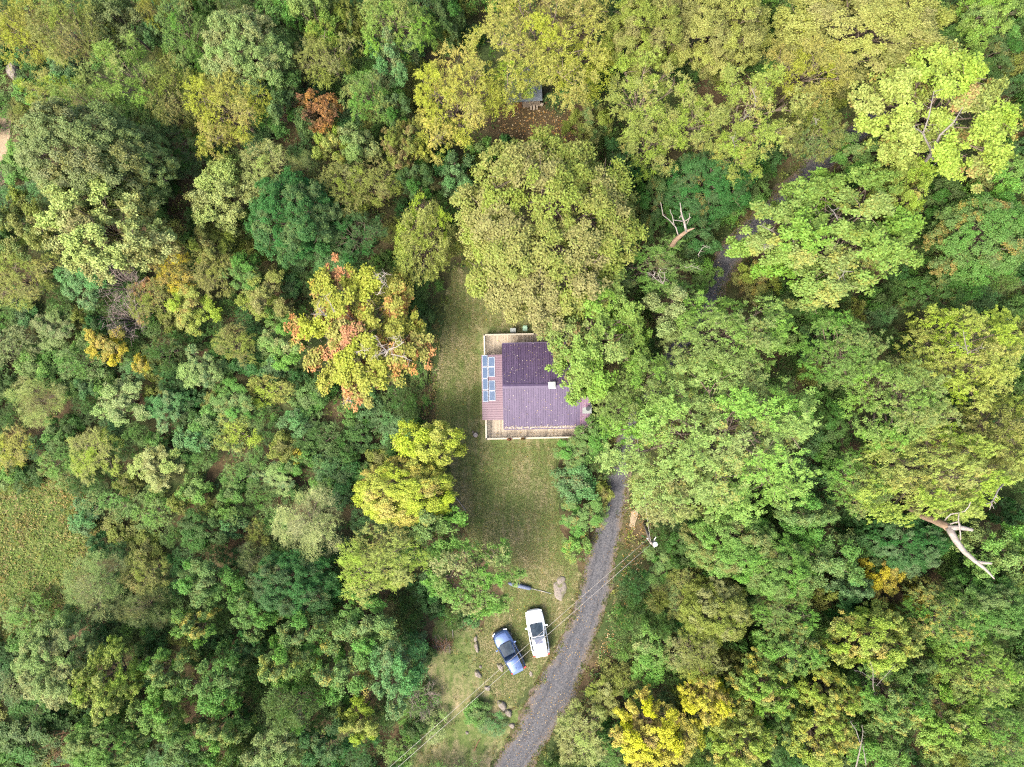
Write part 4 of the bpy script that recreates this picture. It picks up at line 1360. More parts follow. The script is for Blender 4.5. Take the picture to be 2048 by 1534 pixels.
roof = link('roof', None, cabin)
RX0, RX1, RY = -3.9, 4.27, 4.06
slope_len = math.hypot(RY, RIDGE - EAVE + .12)
pitch = math.atan2(RIDGE - EAVE + .12, RY)
NS = 9
SW = (RX1 - RX0) / NS
sheet_main = roof_sheet_mesh('roof_sheet', slope_len, SW - .006, 4, M['roof'])
sheet_reflection = roof_sheet_mesh('painted_reflection_roof_sheet', slope_len, SW - .006, 4, M['roof_reflection'])
rr = random.Random(4)
for i in range(NS):
    for side in (0, 1):
        me = sheet_reflection if (side == 0 and i == NS - 1) else sheet_main
        o = link('roof_sheet', me, roof)
        dz = rr.uniform(0, .004)
        if side == 0:    # south slope
            o.location = (RX0 + i * SW, -0.02, RIDGE + dz)
            o.rotation_euler = (pitch, 0, 0)
        else:
            o.location = (RX0 + (i + 1) * SW, 0.02, RIDGE + dz)
            o.rotation_euler = (pitch, 0, math.pi)
        if me is sheet_reflection:
            o['label'] = 'roof sheet beside the chimney, tree reflection painted in as pink'
cap = MB()
for s in (-1, 1):
    cap.add([(RX0 - .02, 0, RIDGE + .075), (RX1 + .02, 0, RIDGE + .075), (RX1 + .02, s * .2, RIDGE + .055 - .2 * math.tan(pitch) + .02),
             (RX0 - .02, s * .2, RIDGE + .055 - .2 * math.tan(pitch) + .02)], [(0, 1, 2, 3) if s > 0 else (3, 2, 1, 0)])
cap.build('ridge_cap', M['roof'], roof)
for x in (RX0 - .02, RX1 + .0):
    fas = MB()
    for s in (-1, 1):
        fas.add([(x - .02, 0, RIDGE + .05), (x + .04, 0, RIDGE + .05), (x + .04, s * RY, EAVE - .12 + .05), (x - .02, s * RY, EAVE - .12 + .05),
                 (x - .02, 0, RIDGE - .13), (x + .04, 0, RIDGE - .13), (x + .04, s * RY, EAVE - .30), (x - .02, s * RY, EAVE - .30)],
                [(0, 1, 2, 3), (4, 7, 6, 5), (0, 3, 7, 4), (1, 5, 6, 2), (3, 2, 6, 7)])
    fas.build('rake_trim', M['roof'], roof)
for s in (-1, 1):
    MB().box((0.19, s * (RY + .06), EAVE - .19), (RX1 - RX0, .11, .09)).build('gutter', M['roof'], roof)

# lean-to porch roof on the west side, ribs running west
LX0, LX1, LY0, LY1 = -5.97, -3.93, -3.22, 3.06
lz1, lz0 = 2.78, 2.32
ll = math.hypot(LX1 - LX0, lz1 - lz0)
NL = 7
LW = (LY1 - LY0) / NL
lean = link('porch_roof', None, cabin)
lsheet = roof_sheet_mesh('porch_roof_sheet', ll, LW - .006, 4, M['porch_roof'])
for i in range(NL):
    o = link('roof_sheet', lsheet, lean, (LX1, LY1 - i * LW, lz1 + rr.uniform(0, .003)))
    o.rotation_euler = Matrix.Rotation(-math.pi / 2, 3, 'Z').to_euler()
    R = Matrix.Rotation(-math.pi / 2, 3, 'Z') @ Matrix.Rotation(math.atan2(lz1 - lz0, LX1 - LX0), 3, 'X')
    o.rotation_euler = R.to_euler()
for y in (LY0 + .12, -1.05, 1.05, LY1 - .12):
    MB().box((LX0 + .25, y, (FL + lz0) / 2 + .0), (.12, .12, lz0 - FL - .1)).build('porch_post', M['rail'], lean)
MB().box((LX0 + .25, (LY0 + LY1) / 2, lz0 - .06), (.1, LY1 - LY0, .14)).build('porch_beam', M['rail'], lean)

# chimney chase with its flue, ridge vent
ch = MB()
ch.box((0, 0, 1.75), (.74, .74, 3.5))
cho = ch.build('chimney', M['cabin_wall'], cabin, (4.02, -2.28, 0.02))
MB().box((0, 0, 3.53), (.88, .88, .06)).box((0, 0, 3.58), (.78, .78, .04)).build('chimney_cover', M['galv'], cho)
MB().cyl((.05, .03, 3.6), .17, .28, 18).cyl((.05, .03, 3.93), .21, .03, 18).build('flue', M['flue'], cho)
vt = MB()
vt.box((0, 0, .12), (.46, .46, .3))
b = .32
vt.add([(-b, -b, .30), (b, -b, .30), (b, b, .30), (-b, b, .30), (0, 0, .56)], [(0, 1, 4), (1, 2, 4), (2, 3, 4), (3, 0, 4), (3, 2, 1, 0)])
vt.build('roof_vent', M['vent_white'], cabin, (0.68, 0.02, RIDGE + .0))

# eight solar panels lying on the porch roof
tilt = math.atan2(lz1 - lz0, LX1 - LX0)


def solar_panel(x, y, w, l, label, extra=0.0, hue=0):
    z = lz1 - (LX1 - x) * math.tan(tilt) + .07
    p = empty('solar_panel', CAB + Matrix.Rotation(CAB_ROT, 3, 'Z') @ Vector((x, y, z)))
    p.rotation_euler = (Matrix.Rotation(CAB_ROT, 3, 'Z') @ Matrix.Rotation(-tilt - extra, 3, 'Y')).to_euler()
    tag(p, label, 'solar panel', 'solar panels on the porch roof')
    up = (w / 2) * math.sin(extra)
    fr = MB()
    for s in (-1, 1):
        fr.box((s * (w / 2 - .015), 0, up), (.03, l, .04))
        fr.box((0, s * (l / 2 - .015), up), (w - .06, .03, .04))
    fr.build('frame', M['white_frame'], p)
    nx, ny = 4, 9
    cw, cl = (w - .08) / nx, (l - .08) / ny
    cell = MB().box((0, 0, 0), (cw - .009, cl - .008, .006)).mesh('solar_cell', M['solar'])
    bk = MB().box((0, 0, up - .006), (w - .06, l - .06, .012)).build('backing_sheet', M['solar_back'], p)
    for a in range(nx):
        for c in range(ny):
            link('cell', cell, bk, (-w / 2 + .04 + cw * (a + .5), -l / 2 + .04 + cl * (c + .5), up + .006))
    if extra:
        lg = MB()
        for s in (-1, 1):
            lg.box((w / 2 - .06, s * (l / 2 - .12), up / 2 - .02), (.03, .03, up * 2 + .05))
        lg.build('leg', M['metal_grey'], p)


yo = [2.50, 1.36, .24, -.92]
yi = [2.38, 1.42, .10, -.88]
where = ['northernmost', 'second from the north', 'third from the north', 'southernmost']
for k in range(4):
    solar_panel(-5.60, yo[k], .54, 1.08, '%s solar panel in the outer narrow column by the lawn' % where[k], .12)
for k in range(4):
    solar_panel(-4.97, yi[k], .62, .95, '%s solar panel in the inner wider column by the cabin' % where[k])

# ------------------------------------------------------------------ deck round the cabin
deck = empty('wooden_deck', (CAB.x, CAB.y, 0), CAB_ROT)
tag(deck, 'pale timber deck with railing wrapped round the maroon roofed cabin', 'deck')
DX0, DX1, DY0, DY1 = -5.72, 4.75, -5.16, 5.12
bw = .142
bm_cache = {}


def board(x, y0, y1):
    key = round(y1 - y0, 2)
    if key not in bm_cache:
        bm_cache[key] = MB().box((0, 0, 0), (bw - .014, y1 - y0, .035)).mesh('deck_board', M['deck'])
    link('deck_board', bm_cache[key], deck, (x, (y0 + y1) / 2, FL - .018 + rr.uniform(0, .004)))


x = DX0 + bw / 2
while x < DX1:
    if x < X0 - .05:
        board(x, DY0, 0.0)
        board(x, 0.004, DY1)
    else:
        board(x, DY0 + (0.42 if x > 3.82 else 0), Y0 - .02)
        board(x, Y1 + .02, DY1)
        if x > X1 + .08:
            board(x, Y0, Y1)
    x += bw
fr = MB()
for (a, b) in (((DX0, DY0), (DX1, DY0 + .42)), ((DX0, DY1), (DX1, DY1)), ((DX0, DY0), (DX0, DY1)), ((DX1, DY0 + .42), (DX1, DY1))):
    if a[0] == b[0]:
        fr.box((a[0], (a[1] + b[1]) / 2, FL - .16), (.06, abs(b[1] - a[1]), .22))
    else:
        y = a[1] if a[1] > 0 else DY0
        fr.box(((a[0] + min(b[0], 3.82 if y < 0 else b[0])) / 2, y, FL - .16), (abs(min(b[0], 3.82 if y < 0 else b[0]) - a[0]), .06, .22))
fr.build('rim_joist', M['rail'], deck)


def railing(x0, y0, x1, y1):
    d = Vector((x1 - x0, y1 - y0, 0))
    L = d.length
    an = math.atan2(d.y, d.x)
    c = Vector(((x0 + x1) / 2, (y0 + y1) / 2, 0))
    MB().box((c.x, c.y, FL + .95), (L + .12, .145, .04), an).build('top_rail', M['rail'], deck)
    MB().box((c.x, c.y, FL + .14), (L, .05, .08), an).build('bottom_rail', M['rail'], deck)
    n = max(1, round(L / 1.9))
    for i in range(n + 1):
        p = Vector((x0, y0, 0)) + d * (i / n)
        MB().box((p.x, p.y, FL + .44), (.1, .1, .96), an).build('post', M['rail'], deck)
    k = int(L / .13)
    bal = MB().box((0, 0, 0), (.035, .035, .76)).mesh('baluster', M['rail'])
    for i in range(1, k):
        p = Vector((x0, y0, 0)) + d * (i / k)
        link('baluster', bal, deck, (p.x, p.y, FL + .55))


railing(DX0 + .05, DY0 + .05, 3.82, DY0 + .05)
railing(DX0 + .05, DY0 + .05, DX0 + .05, DY1 - .05)
railing(DX0 + .05, DY1 - .05, -.9, DY1 - .05)
railing(3.82, DY0 + .05, 3.82, DY0 + .44)
for i, (x, y) in enumerate([(a, b) for a in np.linspace(DX0 + .2, DX1 - .2, 6) for b in (DY0 + .5, DY1 - .2)]):
    MB().box((x, y, (FL - .28) / 2), (.14, .14, FL - .28)).build('footing_post', M['rail'], deck)
for k in range(3):
    MB().box((-.1, DY1 + .22 + .28 * k, FL - .19 - .17 * k), (1.2, .27, .05)).build('step', M['deck'], deck)
st = MB()
for s in (-.55, .55):
    st.box((-.1 + s, DY1 + .45, .17), (.05, .85, .33))
st.build('stair_stringer', M['rail'], deck)


def cab_pt(x, y, z):
    return CAB + Matrix.Rotation(CAB_ROT, 3, 'Z') @ Vector((x, y, z))


# planters hooked on the south rail
for (x, mat, label) in ((-3.42, M['terracotta'], 'reddish oval planter hooked on the south deck rail'), (-2.08, M['mossy'], 'mossy brown oval planter on the south deck rail, right of the reddish one')):
    p = empty('planter', cab_pt(x, DY0 - .02, FL + .98), CAB_ROT)
    tag(p, label, 'planter', 'planters on the south rail')
    t = MB()
    n = 14
    ring = lambda r1, r2, z: [(r1 * math.cos(2 * math.pi * i / n), r2 * math.sin(2 * math.pi * i / n), z) for i in range(n)]
    vs = ring(.17, .09, 0) + ring(.25, .14, .17) + ring(.22, .115, .17) + ring(.2, .1, .12)
    fs = [tuple(range(n - 1, -1, -1))]
    for j in range(3):
        fs += [(j * n + i, j * n + (i + 1) % n, (j + 1) * n + (i + 1) % n, (j + 1) * n + i) for i in range(n)]
    t.add(vs, fs)
    t.build('pot', mat, p, smooth=True)
    MB().add(ring(.2, .1, .13), [tuple(range(n))]).build('soil', M['brown_dirt'], p)
    q, a, _ = crown_arrays(50 + int(x * 10), .2, .1, n_lobes=4, lobe_r=(.3, .5), clumps=4, clump_r=.05, per=8, L=.07, ratio=.4)
    q[:, :, 2] += .2
    o = link('plant', quads_mesh('planter_plant', q, M['leaf'], {'leaf': a}), p)
    o.color = (*(lin((130, 84, 60)) * K), 1)
    o['accent'] = [0.05, .08, .03, 1.0]
    o['accent_amount'] = .4

# things by the north rail: a grey crate and a small green frame chair
cr = empty('crate', W(1026, 661, .6), CAB_ROT)
cr.location.z = 0
tag(cr, 'grey square lidded box standing against the north deck rail', 'box')
MB().box((0, 0, .45), (.5, .36, .9)).build('body', M['metal_grey'], cr)
MB().box((0, 0, .925), (.56, .42, .05)).build('lid', M['galv'], cr)
pl = W(1050, 658, .3)
chair = empty('garden_chair', (pl.x, pl.y, 0), CAB_ROT)
tag(chair, 'green metal garden chair in the shade behind the north deck rail', 'chair')
gm = simple('green_enamel', (120, 150, 128), 0.5, 0.4)
for sx in (-1, 1):
    for sy in (-1, 1):
        MB().tube([(sx * .2, sy * .2, 0), (sx * .2, sy * .2, .45)], .016, 6).build('leg', gm, chair)
MB().box((0, 0, .46), (.44, .44, .03)).build('seat', gm, chair)
bk = MB().tube([(-.2, .2, .45), (-.2, .28, .9)], .016, 6).tube([(.2, .2, .45), (.2, .28, .9)], .016, 6)
for z in (.62, .76, .9):
    bk.box((0, .2 + (z - .45) * .178, z), (.4, .02, .07))
bk.build('backrest', gm, chair)
pa = cab_pt(.95, 4.45, FL)
lounge = empty('folding_lounger', pa, CAB_ROT + .5)
tag(lounge, 'grey folding lounger on the north deck half under the light green tree', 'lounger')
MB().box((0, 0, .3), (.5, .9, .05)).build('seat', M['grey_fabric'], lounge)
MB().box((0, .62, .47), (.5, .6, .05), 0, 0, Matrix.Rotation(.6, 3, 'X')).build('backrest', M['grey_fabric'], lounge)
for sx in (-1, 1):
    for sy in (-1, 1):
        MB().tube([(sx * .22, sy * .4, 0), (sx * .22, sy * .36, .3)], .014, 6).build('leg', M['metal_grey'], lounge)

# ------------------------------------------------------------------ the shed under the golden beech and its boards
sp = W(1046, 170, 2.2)
shed = empty('shed', (sp.x, sp.y, 0), .05)
tag(shed, 'small shed with slate blue roof hidden under the big golden beech', 'shed')
MB().box((0, 0, 1.0), (3.2, 2.6, 2.0)).build('wall', M['plank'], shed)
sr = MB()
sr.add([(-1.8, -1.55, 2.0), (1.8, -1.55, 2.0), (1.8, 1.55, 2.5), (-1.8, 1.55, 2.5), (-1.8, -1.55, 2.07), (1.8, -1.55, 2.07), (1.8, 1.55, 2.57), (-1.8, 1.55, 2.57)],
       [(3, 2, 1, 0), (4, 5, 6, 7), (0, 1, 5, 4), (1, 2, 6, 5), (2, 3, 7, 6), (3, 0, 4, 7)])
sr.build('roof', M['shed_roof'], shed)
MB().box((-.6, -1.33, .95), (.85, .05, 1.8)).build('door', M['cabin_wall'], shed)
for k, (u, l, w) in enumerate(((1063, 2.0, .19), (1068.5, 2.05, .2), (1074, 1.9, .17))):
    p = W(u, 203, .9)
    o = MB().box((0, 0, 0), (w, .04, l)).build('leaning_board', M['plank'], None, (p.x, p.y + .1, .86))
    o.rotation_euler = (-.62, 0, .05 * (k - 1))
    tag(o, ('leftmost', 'middle', 'rightmost')[k] + ' grey board of three leaning on the shed', 'board', 'boards leaning on the shed')
bt = empty('garden_bench', (W(1079, 204).x, W(1079, 204).y, 0), -.25)
tag(bt, 'low grey bench beside the boards at the brown clearing', 'bench')
MB().box((0, -.35, .42), (.9, .3, .05)).build('seat', M['plank'], bt)
for s in (-1, 1):
    MB().box((s * .35, -.35, .2), (.07, .26, .39)).build('leg', M['plank'], bt)

# ------------------------------------------------------------------ cars
M['sunroof'] = simple('sunroof_glass', (70, 76, 94), 0.12, 0.6, 0, 0.1)


def car(name, loc, heading, body_mat, label, style):
    """nose towards +y of its own frame"""
    root = empty(name, loc, heading)
    tag(root, label, 'car')
    Lh, Wh = style['L'] / 2, style['W'] / 2
    roof_z, belt = style['H'], style['belt']
    # lower body: lengthwise stations (y, half width factor, top height)
    st = [(Lh, .50, .62), (Lh - .05, .66, .74), (Lh - .16, .82, .82), (Lh - .36, .93, .90), (Lh - .75, .985, .965), (Lh - 1.15, 1, 1.0),
          (style['cowl'], 1, belt - .02), (0, 1, belt), (-1.0, 1, belt), (-Lh + .75, .985, belt + .01), (-Lh + .3, .95, belt - .01), (-Lh + .1, .88, belt - .08), (-Lh, .76, .72)]
    ring = []
    for (y, w, zt) in st:
        hw = Wh * w
        ring.append([(-hw * .86, y, .22), (-hw * .985, y, .36), (-hw, y, .58), (-hw * .975, y, zt - .12), (-hw * .90, y, zt - .02), (-hw * .6, y, zt + .03), (0, y, zt + .045),
                     (hw * .6, y, zt + .03), (hw * .90, y, zt - .02), (hw * .975, y, zt - .12), (hw, y, .58), (hw * .985, y, .36), (hw * .86, y, .22)])
    n = len(ring[0])
    vs = [p for r in ring for p in r]
    fs = []
    for i in range(len(ring) - 1):
        for k in range(n - 1):
            a = i * n + k
            fs.append((a, a + n, a + n + 1, a + 1))
        fs.append((i * n + n - 1, (i + 1) * n + n - 1, (i + 1) * n, i * n))
    fs.append(tuple(range(n)))
    fs.append(tuple(range((len(ring) - 1) * n + n - 1, (len(ring) - 1) * n - 1, -1)))
    b = MB()
    b.add(vs, fs)
    bo = b.build('body', body_mat, root, smooth=True)
    # greenhouse shell in body colour: (y at belt, y at roof, ...)
    yw0, yw1, yr1, yr0 = style['cowl'] + .05, style['roof_f'], style['roof_r'], style['tail']
    wb, wr = Wh * .90, Wh * .70
    zc = belt - .04

    def shell(e):
        """outline points: base and roof rings for y stations, e grows outward"""
        base = [(yw0, wb * .80), (yw0 - .28, wb * .97), (0, wb), (-1.0, wb), (yr0 + .5, wb * .97), (yr0, wb * .86)]
        top = [(yw1, wr * .93), (yw1 - .2, wr * .99), (-.1, wr), (-.9, wr), (yr1 + .3, wr * .97), (yr1, wr * .92)]
        return [((x + e), y) for y, x in base], [((x + e), y) for y, x in top]
    B, Tp = shell(0)
    vs, fs = [], []
    for s in (-1, 1):
        vs += [(s * x, y, zc) for x, y in B]
        vs += [(s * x, y, roof_z - .06 - .03 * abs(i - 2.5) / 2.5) for i, (x, y) in enumerate(Tp)]
    m = 6
    for s in (0, 1):
        o = s * 12
        for i in range(m - 1):
            f = (o + i, o + i + 1, o + m + i + 1, o + m + i)
            fs.append(f if s else f[::-1])
    fs.append((0, 6, 18, 12))
    fs.append((5, 17, 23, 11))
    for i in range(m - 1):
        fs.append((6 + i, 7 + i, 19 + i, 18 + i))
    MB().add(vs, fs).build('pillars', body_mat, root)
    # crowned roof panel
    rv, rf = [], []
    for i, (x, y) in enumerate(Tp):
        z0 = roof_z - .05 - .03 * abs(i - 2.5) / 2.5
        for t in (-1, -.85, -.45, 0, .45, .85, 1):
            rv.append((x * t * .985, y, z0 + .055 * (1 - t * t)))
    for i in range(m - 1):
        for k in range(6):
            rf.append((i * 7 + k, (i + 1) * 7 + k, (i + 1) * 7 + k + 1, i * 7 + k + 1))
    ro = MB().add(rv, rf).build('roof_panel', style.get('roof_mat', body_mat), root, smooth=True)
    if style.get('sunroof'):
        MB().box((0, yw1 - .48, roof_z + .0), (wr * 1.15, .44, .03)).build('sunroof', M['sunroof'], ro)

    def pane(nm, quad, inset=.05, off=.012):
        q = [Vector(p) for p in quad]
        c = sum(q, Vector()) / 4
        nrm = (q[1] - q[0]).cross(q[3] - q[0]).normalized()
        if nrm.dot(c - Vector((0, c.y if abs(nrm.y) < .5 else -.4, .6))) < 0:
            nrm = -nrm
        qi = [p + (c - p).normalized() * inset + nrm * off for p in q]
        k = 5
        v, f = [], []
        for i in range(k):
            for j in range(k):
                a, bb = i / (k - 1), j / (k - 1)
                p = qi[0].lerp(qi[1], a).lerp(qi[3].lerp(qi[2], a), bb)
                bulge = .05 * (1 - (2 * a - 1) ** 2) if nm != 'side_window' else .015 * (1 - (2 * a - 1) ** 2)
                v.append(p + nrm * bulge)
        for i in range(k - 1):
            for j in range(k - 1):
                f.append((i * k + j, (i + 1) * k + j, (i + 1) * k + j + 1, i * k + j + 1))
        return MB().add(v, f).build(nm, M['glass'], root, smooth=True)
    zt = roof_z - .09
    ws = pane('windshield', [(-B[0][0] * 1.02, yw0, zc + .07), (B[0][0] * 1.02, yw0, zc + .07), (Tp[0][0], yw1, zt), (-Tp[0][0], yw1, zt)], .045, .02)
    wpr = MB().tube([(-.5, yw0 + .04, zc + .12), (.1, yw0 - .02, zc + .17)], .012, 4).tube([(.0, yw0 + .04, zc + .12), (.55, yw0 - .02, zc + .17)], .012, 4)
    wpr.build('wiper', M['car_black'], ws)
    pane('rear_window', [(-B[5][0], yr0, zc + .14), (B[5][0], yr0, zc + .14), (Tp[5][0], yr1, zt - .02), (-Tp[5][0], yr1, zt - .02)], .06, .012)
    for s in (-1, 1):
        for i0, i1 in ((1, 2), (2, 3), (3, 4)):
            q = [(s * B[i0][0], B[i0][1], zc + .05), (s * B[i1][0], B[i1][1], zc + .05), (s * Tp[i1][0], Tp[i1][1], zt), (s * Tp[i0][0], Tp[i0][1], zt)]
            pane('side_window', q, .05, .012)
        MB().tube([(s * (wr + .0), yw1 - .25, roof_z - .03), (s * (wr + .02), -.3, roof_z + .02), (s * wr * .97, yr1 + .25, roof_z - .03)], .02, 6).build('roof_rail', style['rail'], root)
        mi = MB().box((s * (Wh + .1), yw0 - .32, belt + .08), (.2, .12, .13)).build('mirror', style.get('mirror', body_mat), root)
        MB().box((s * (Wh + .1), yw0 - .385, belt + .08), (.16, .008, .1)).build('mirror_glass', M['glass'], mi)
        MB().box((s * Wh * .68, Lh - .135, .70), (.36, .16, .11), s * -.38).build('headlight', M['lamp_clear'], root)
        MB().box((s * Wh * .76, -Lh + .07, .86), (.26, .12, .2), s * .22).build('tail_light', M['lamp_red'], root)
        for y in (Lh - .88, -Lh + .92):
            w = MB().tube([(s * (Wh - .2), y, .34), (s * (Wh + .005), y, .34)], .34, 18).build('wheel', M['tyre'], root)
            MB().tube([(s * (Wh - .01), y, .34), (s * (Wh + .012), y, .34)], .21, 14).build('rim', M['rim'], w)
            MB().tube([(s * (Wh - .03), y + .42 * math.cos(a), .34 + .42 * math.sin(a)) for a in np.linspace(0, math.pi, 9)], .035, 5).build('wheel_arch', style['trim'], root)
        MB().tube([(s * Wh * .60, Lh - .3, .94), (s * Wh * .70, Lh - .9, 1.012), (s * Wh * .78, style['cowl'] + .2, belt + .0)], .011, 4).build('bonnet_seam', M['car_black'], root)
        MB().box((s * (Wh + .004), .1, .5), (.012, 2.0, .1)).build('door_trim', style['trim'], root)
        MB().box((s * (Wh * .965), -.25, belt - .16), (.03, .16, .025)).build('door_handle', style['rail'], root)
        MB().box((s * (Wh * .965), -1.15, belt - .16), (.03, .16, .025)).build('door_handle', style['rail'], root)
    MB().tube([(-Wh * .6, Lh - .3, .935), (0, Lh - .2, .91), (Wh * .6, Lh - .3, .935)], .011, 4).build('bonnet_front_seam', M['car_black'], root)
    MB().box((0, Lh - .035, .56), (1.0, .06, .16)).build('grille', M['car_black'], root)
    MB().box((0, Lh - .04, .36), (1.35, .1, .14)).build('front_bumper', style['trim'], root)
    MB().box((0, -Lh + .0, .45), (1.45, .12, .2)).build('rear_bumper', style['trim'], root)
    sp_ = MB().box((0, yr1 - .1, roof_z - .085), (wr * 1.75, .28, .035)).build('spoiler', style.get('spoiler', body_mat), root)
    MB().box((0, -Lh - .012, .62), (.5, .02, .12)).build('number_plate', M['vent_white'], root)
    if style.get('antenna'):
        MB().tube([(0, yr1 + .35, roof_z), (0, yr1 + .22, roof_z + .1)], [.03, .01], 6).build('antenna', M['car_black'], root)
    return root


pw = W(1075, 1265.5, .8)
pw.z = 0
car('parked_car', pw, math.radians(10.5), M['paint_white'], 'white car with dark sunroof parked on the grass beside the road',
    dict(L=4.52, W=1.82, H=1.66, belt=1.04, cowl=1.0, roof_f=-.08, roof_r=-1.85, tail=-2.12, sunroof=True, rail=M['rim'], trim=M['car_black']))
pb = W(1018, 1302, .8)
pb.z = 0
car('parked_car', pb, math.radians(27.5), M['paint_blue'], 'steel blue car with pale reflecting roof parked left of the white one',
    dict(L=4.34, W=1.80, H=1.62, belt=1.02, cowl=.94, roof_f=-.12, roof_r=-1.80, tail=-2.02, antenna=True, rail=M['paint_blue'], trim=M['car_black']))

# ------------------------------------------------------------------ stones, stump, umbrella
def rock(name, u, v, a, b, h, rot, label, seed, cat='stone', group=None, mat=None):
    rng = random.Random(seed)
    vs, fs = [], []
    nr, ns = 6, 16
    ph = [rng.uniform(0, 6.28) for _ in range(6)]
    for i in range(nr):
        t = i / (nr - 1)
        el = t * math.pi / 2
        for k in range(ns):
            an = 2 * math.pi * k / ns
            w = 1 + .14 * math.sin(2 * an + ph[0]) + .10 * math.sin(3 * an + ph[1]) + .06 * math.sin(5 * an + ph[2]) + rng.uniform(-.05, .05)
            r = math.cos(el) ** .55 * w if i < nr - 1 else 0.02
            vs.append((a * r * math.cos(an), b * r * math.sin(an), -.04 + (h + .04) * math.sin(el) * (1 + .12 * math.sin(an + ph[3])) + rng.uniform(-.04, .04) * h))
    for i in range(nr - 1):
        for k in range(ns):
            fs.append((i * ns + k, i * ns + (k + 1) % ns, (i + 1) * ns + (k + 1) % ns, (i + 1) * ns + k))
    fs.append(tuple((nr - 1) * ns + k for k in range(ns)))
    p = W(u, v, h * .5)
    o = MB().add(vs, fs).build(name, mat or M['rock'], None, (p.x, p.y, 0), rot, smooth=False)
    return tag(o, label, cat, group)


rock('flat_rock', 1120, 1180, .68, 1.02, .22, .18, 'large flat lichened rock on the lawn near the road', 31, 'rock')
rock('flat_rock', 1122, 1162, .46, .5, .18, .5, 'smaller pinkish end of rock on the lawn above the large flat one', 32, 'rock')
SG = 'stones along the bank'
rock('stone', 953, 1294, .22, .62, .3, .06, 'long pale stone standing on the bank left of the blue car', 33, group=SG)
rock('stone', 951, 1278, .2, .36, .2, -.2, 'thin stone just above the long pale one on the bank', 34, group=SG)
rock('stone', 956, 1349, .3, .46, .3, .5, 'whitish angular stone below left of the blue car', 35, group=SG)
rock('stone', 961, 1334, .14, .2, .14, .1, 'little pale stone just above the whitish angular stone', 36, group=SG)
rock('stone', 1001, 1335, .3, .44, .22, .5, 'mossy stone right by the rear of the blue car', 37, group=SG)
rock('stone', 975, 1377, .28, .3, .2, .9, 'half hidden stone beneath the power lines on the bank', 38, group=SG)
rock('stone', 1004, 1412, .34, .68, .34, .75, 'largest bank stone, grey and mossy, near the road bend', 39, group=SG)
rock('stone', 1017, 1427, .34, .42, .3, .2, 'grey stone just below the largest bank stone', 40, group=SG)
rock('stone', 934, 1466, .16, .2, .14, .2, 'small pale stone in the weeds under the power lines', 41, group=SG)
rock('stone', 1024, 1452, .32, .28, .2, .4, 'low grey stone at the road edge', 42, group=SG)
rock('stone', 1062, 1348, .18, .3, .1, .5, 'thin flat stone in the grass between blue car and road', 43, group=SG)
rock('boulder', 26, 141, .75, .95, 1.1, -.5, 'pale grey boulder at the left edge near the upper corner', 44, 'boulder')
rock('boulder', 50, 158, .5, .38, .7, .3, 'white smaller rock right of the pale grey boulder', 45, 'boulder')
rock('stone', 946, 864, .12, .14, .14, 0, 'small stone beside the tree stump on the lawn', 46)

stp = W(951, 870, .3)
stump = empty('tree_stump', (stp.x, stp.y, 0))
tag(stump, 'pale cut tree stump on the lawn west of the deck corner', 'stump')
sb = MB()
sb.tube([(0, 0, -.03), (0, 0, .1), (0, 0, .32)], [.30, .25, .235], 14)
sb.build('bark', M['bark'], stump)
MB().cyl((0, 0, .318), .21, .012, 14).build('cut_face', M['bark_dead'], stump)

ua, ub = W(1026, 1168, .15), W(1062, 1177, .15)
um = empty('folded_umbrella', (ua.x, ua.y, 0), math.atan2(ub.y - ua.y, ub.x - ua.x))
tag(um, 'folded slate grey garden umbrella lying on grass left of the flat rock', 'umbrella')
L = (ub - ua).length
MB().tube([(-.5, 0, .2), (-.3, 0, .22), (.2, 0, .24), (L * .6, 0, .22), (L - .12, 0, .2), (L + .02, 0, .16)], [.06, .17, .22, .2, .19, .07], 12).build('canopy', M['grey_fabric'], um, smooth=True)
MB().tube([(.12, 0, .24), (.17, 0, .24)], .228, 12).build('strap', M['car_black'], um)
MB().tube([(L, 0, .17), (L + 1.1, 0, .08), (L + 2.1, -.04, .03)], .028, 8).build('pole', M['metal_grey'], um)

# ------------------------------------------------------------------ utility pole and lines
PT = W(1302, 1086, 7.2)
PBASE = W(1289, 1046, 0)
pole = empty('utility_pole', PBASE)
tag(pole, 'wooden utility pole with pale transformer right of the road', 'utility pole')
d = PT - PBASE
MB().tube([(0, 0, -.05), d * .5, d], [.15, .13, .11], 10).build('mast', M['pole_wood'], pole, smooth=True)
tr = d + Vector((.34, -.06, -.5))
t_ = MB().cyl(tr, .22, .7, 14)
t_.build('transformer', M['galv'], pole, smooth=False)
MB().cyl(tr + Vector((0, 0, .7)), .20, .06, 14).cyl(tr + Vector((.1, .05, .76)), .05, .16, 8).cyl(tr + Vector((-.08, -.06, .76)), .05, .16, 8).build('transformer_cap', M['vent_white'], pole)
MB().tube([d + Vector((-.35, .42, -.25)), d + Vector((.35, -.42, -.25))], .05, 4).build('crossarm', M['pole_wood'], pole)
for k in (-1, 0, 1):
    MB().cyl(d + Vector((-.3 * k, .36 * k, -.2)), .045, .16, 8).build('insulator', M['vent_white'], pole)
MB().tube([d + Vector((.3, .2, -.15)), d + Vector((.44, .55, .0))], .035, 5).build('lightning_arrester', M['metal_grey'], pole)


def wire(a, b, sag, r, label, n=24):
    pts = []
    for i in range(n + 1):
        t = i / n
        p = a.lerp(b, t)
        p.z -= sag * 4 * t * (1 - t)
        pts.append(p)
    o = MB().tube(pts, r, 5).build('power_line', M['wire'], smooth=True)
    return tag(o, label, 'power line', 'lines strung from the utility pole')


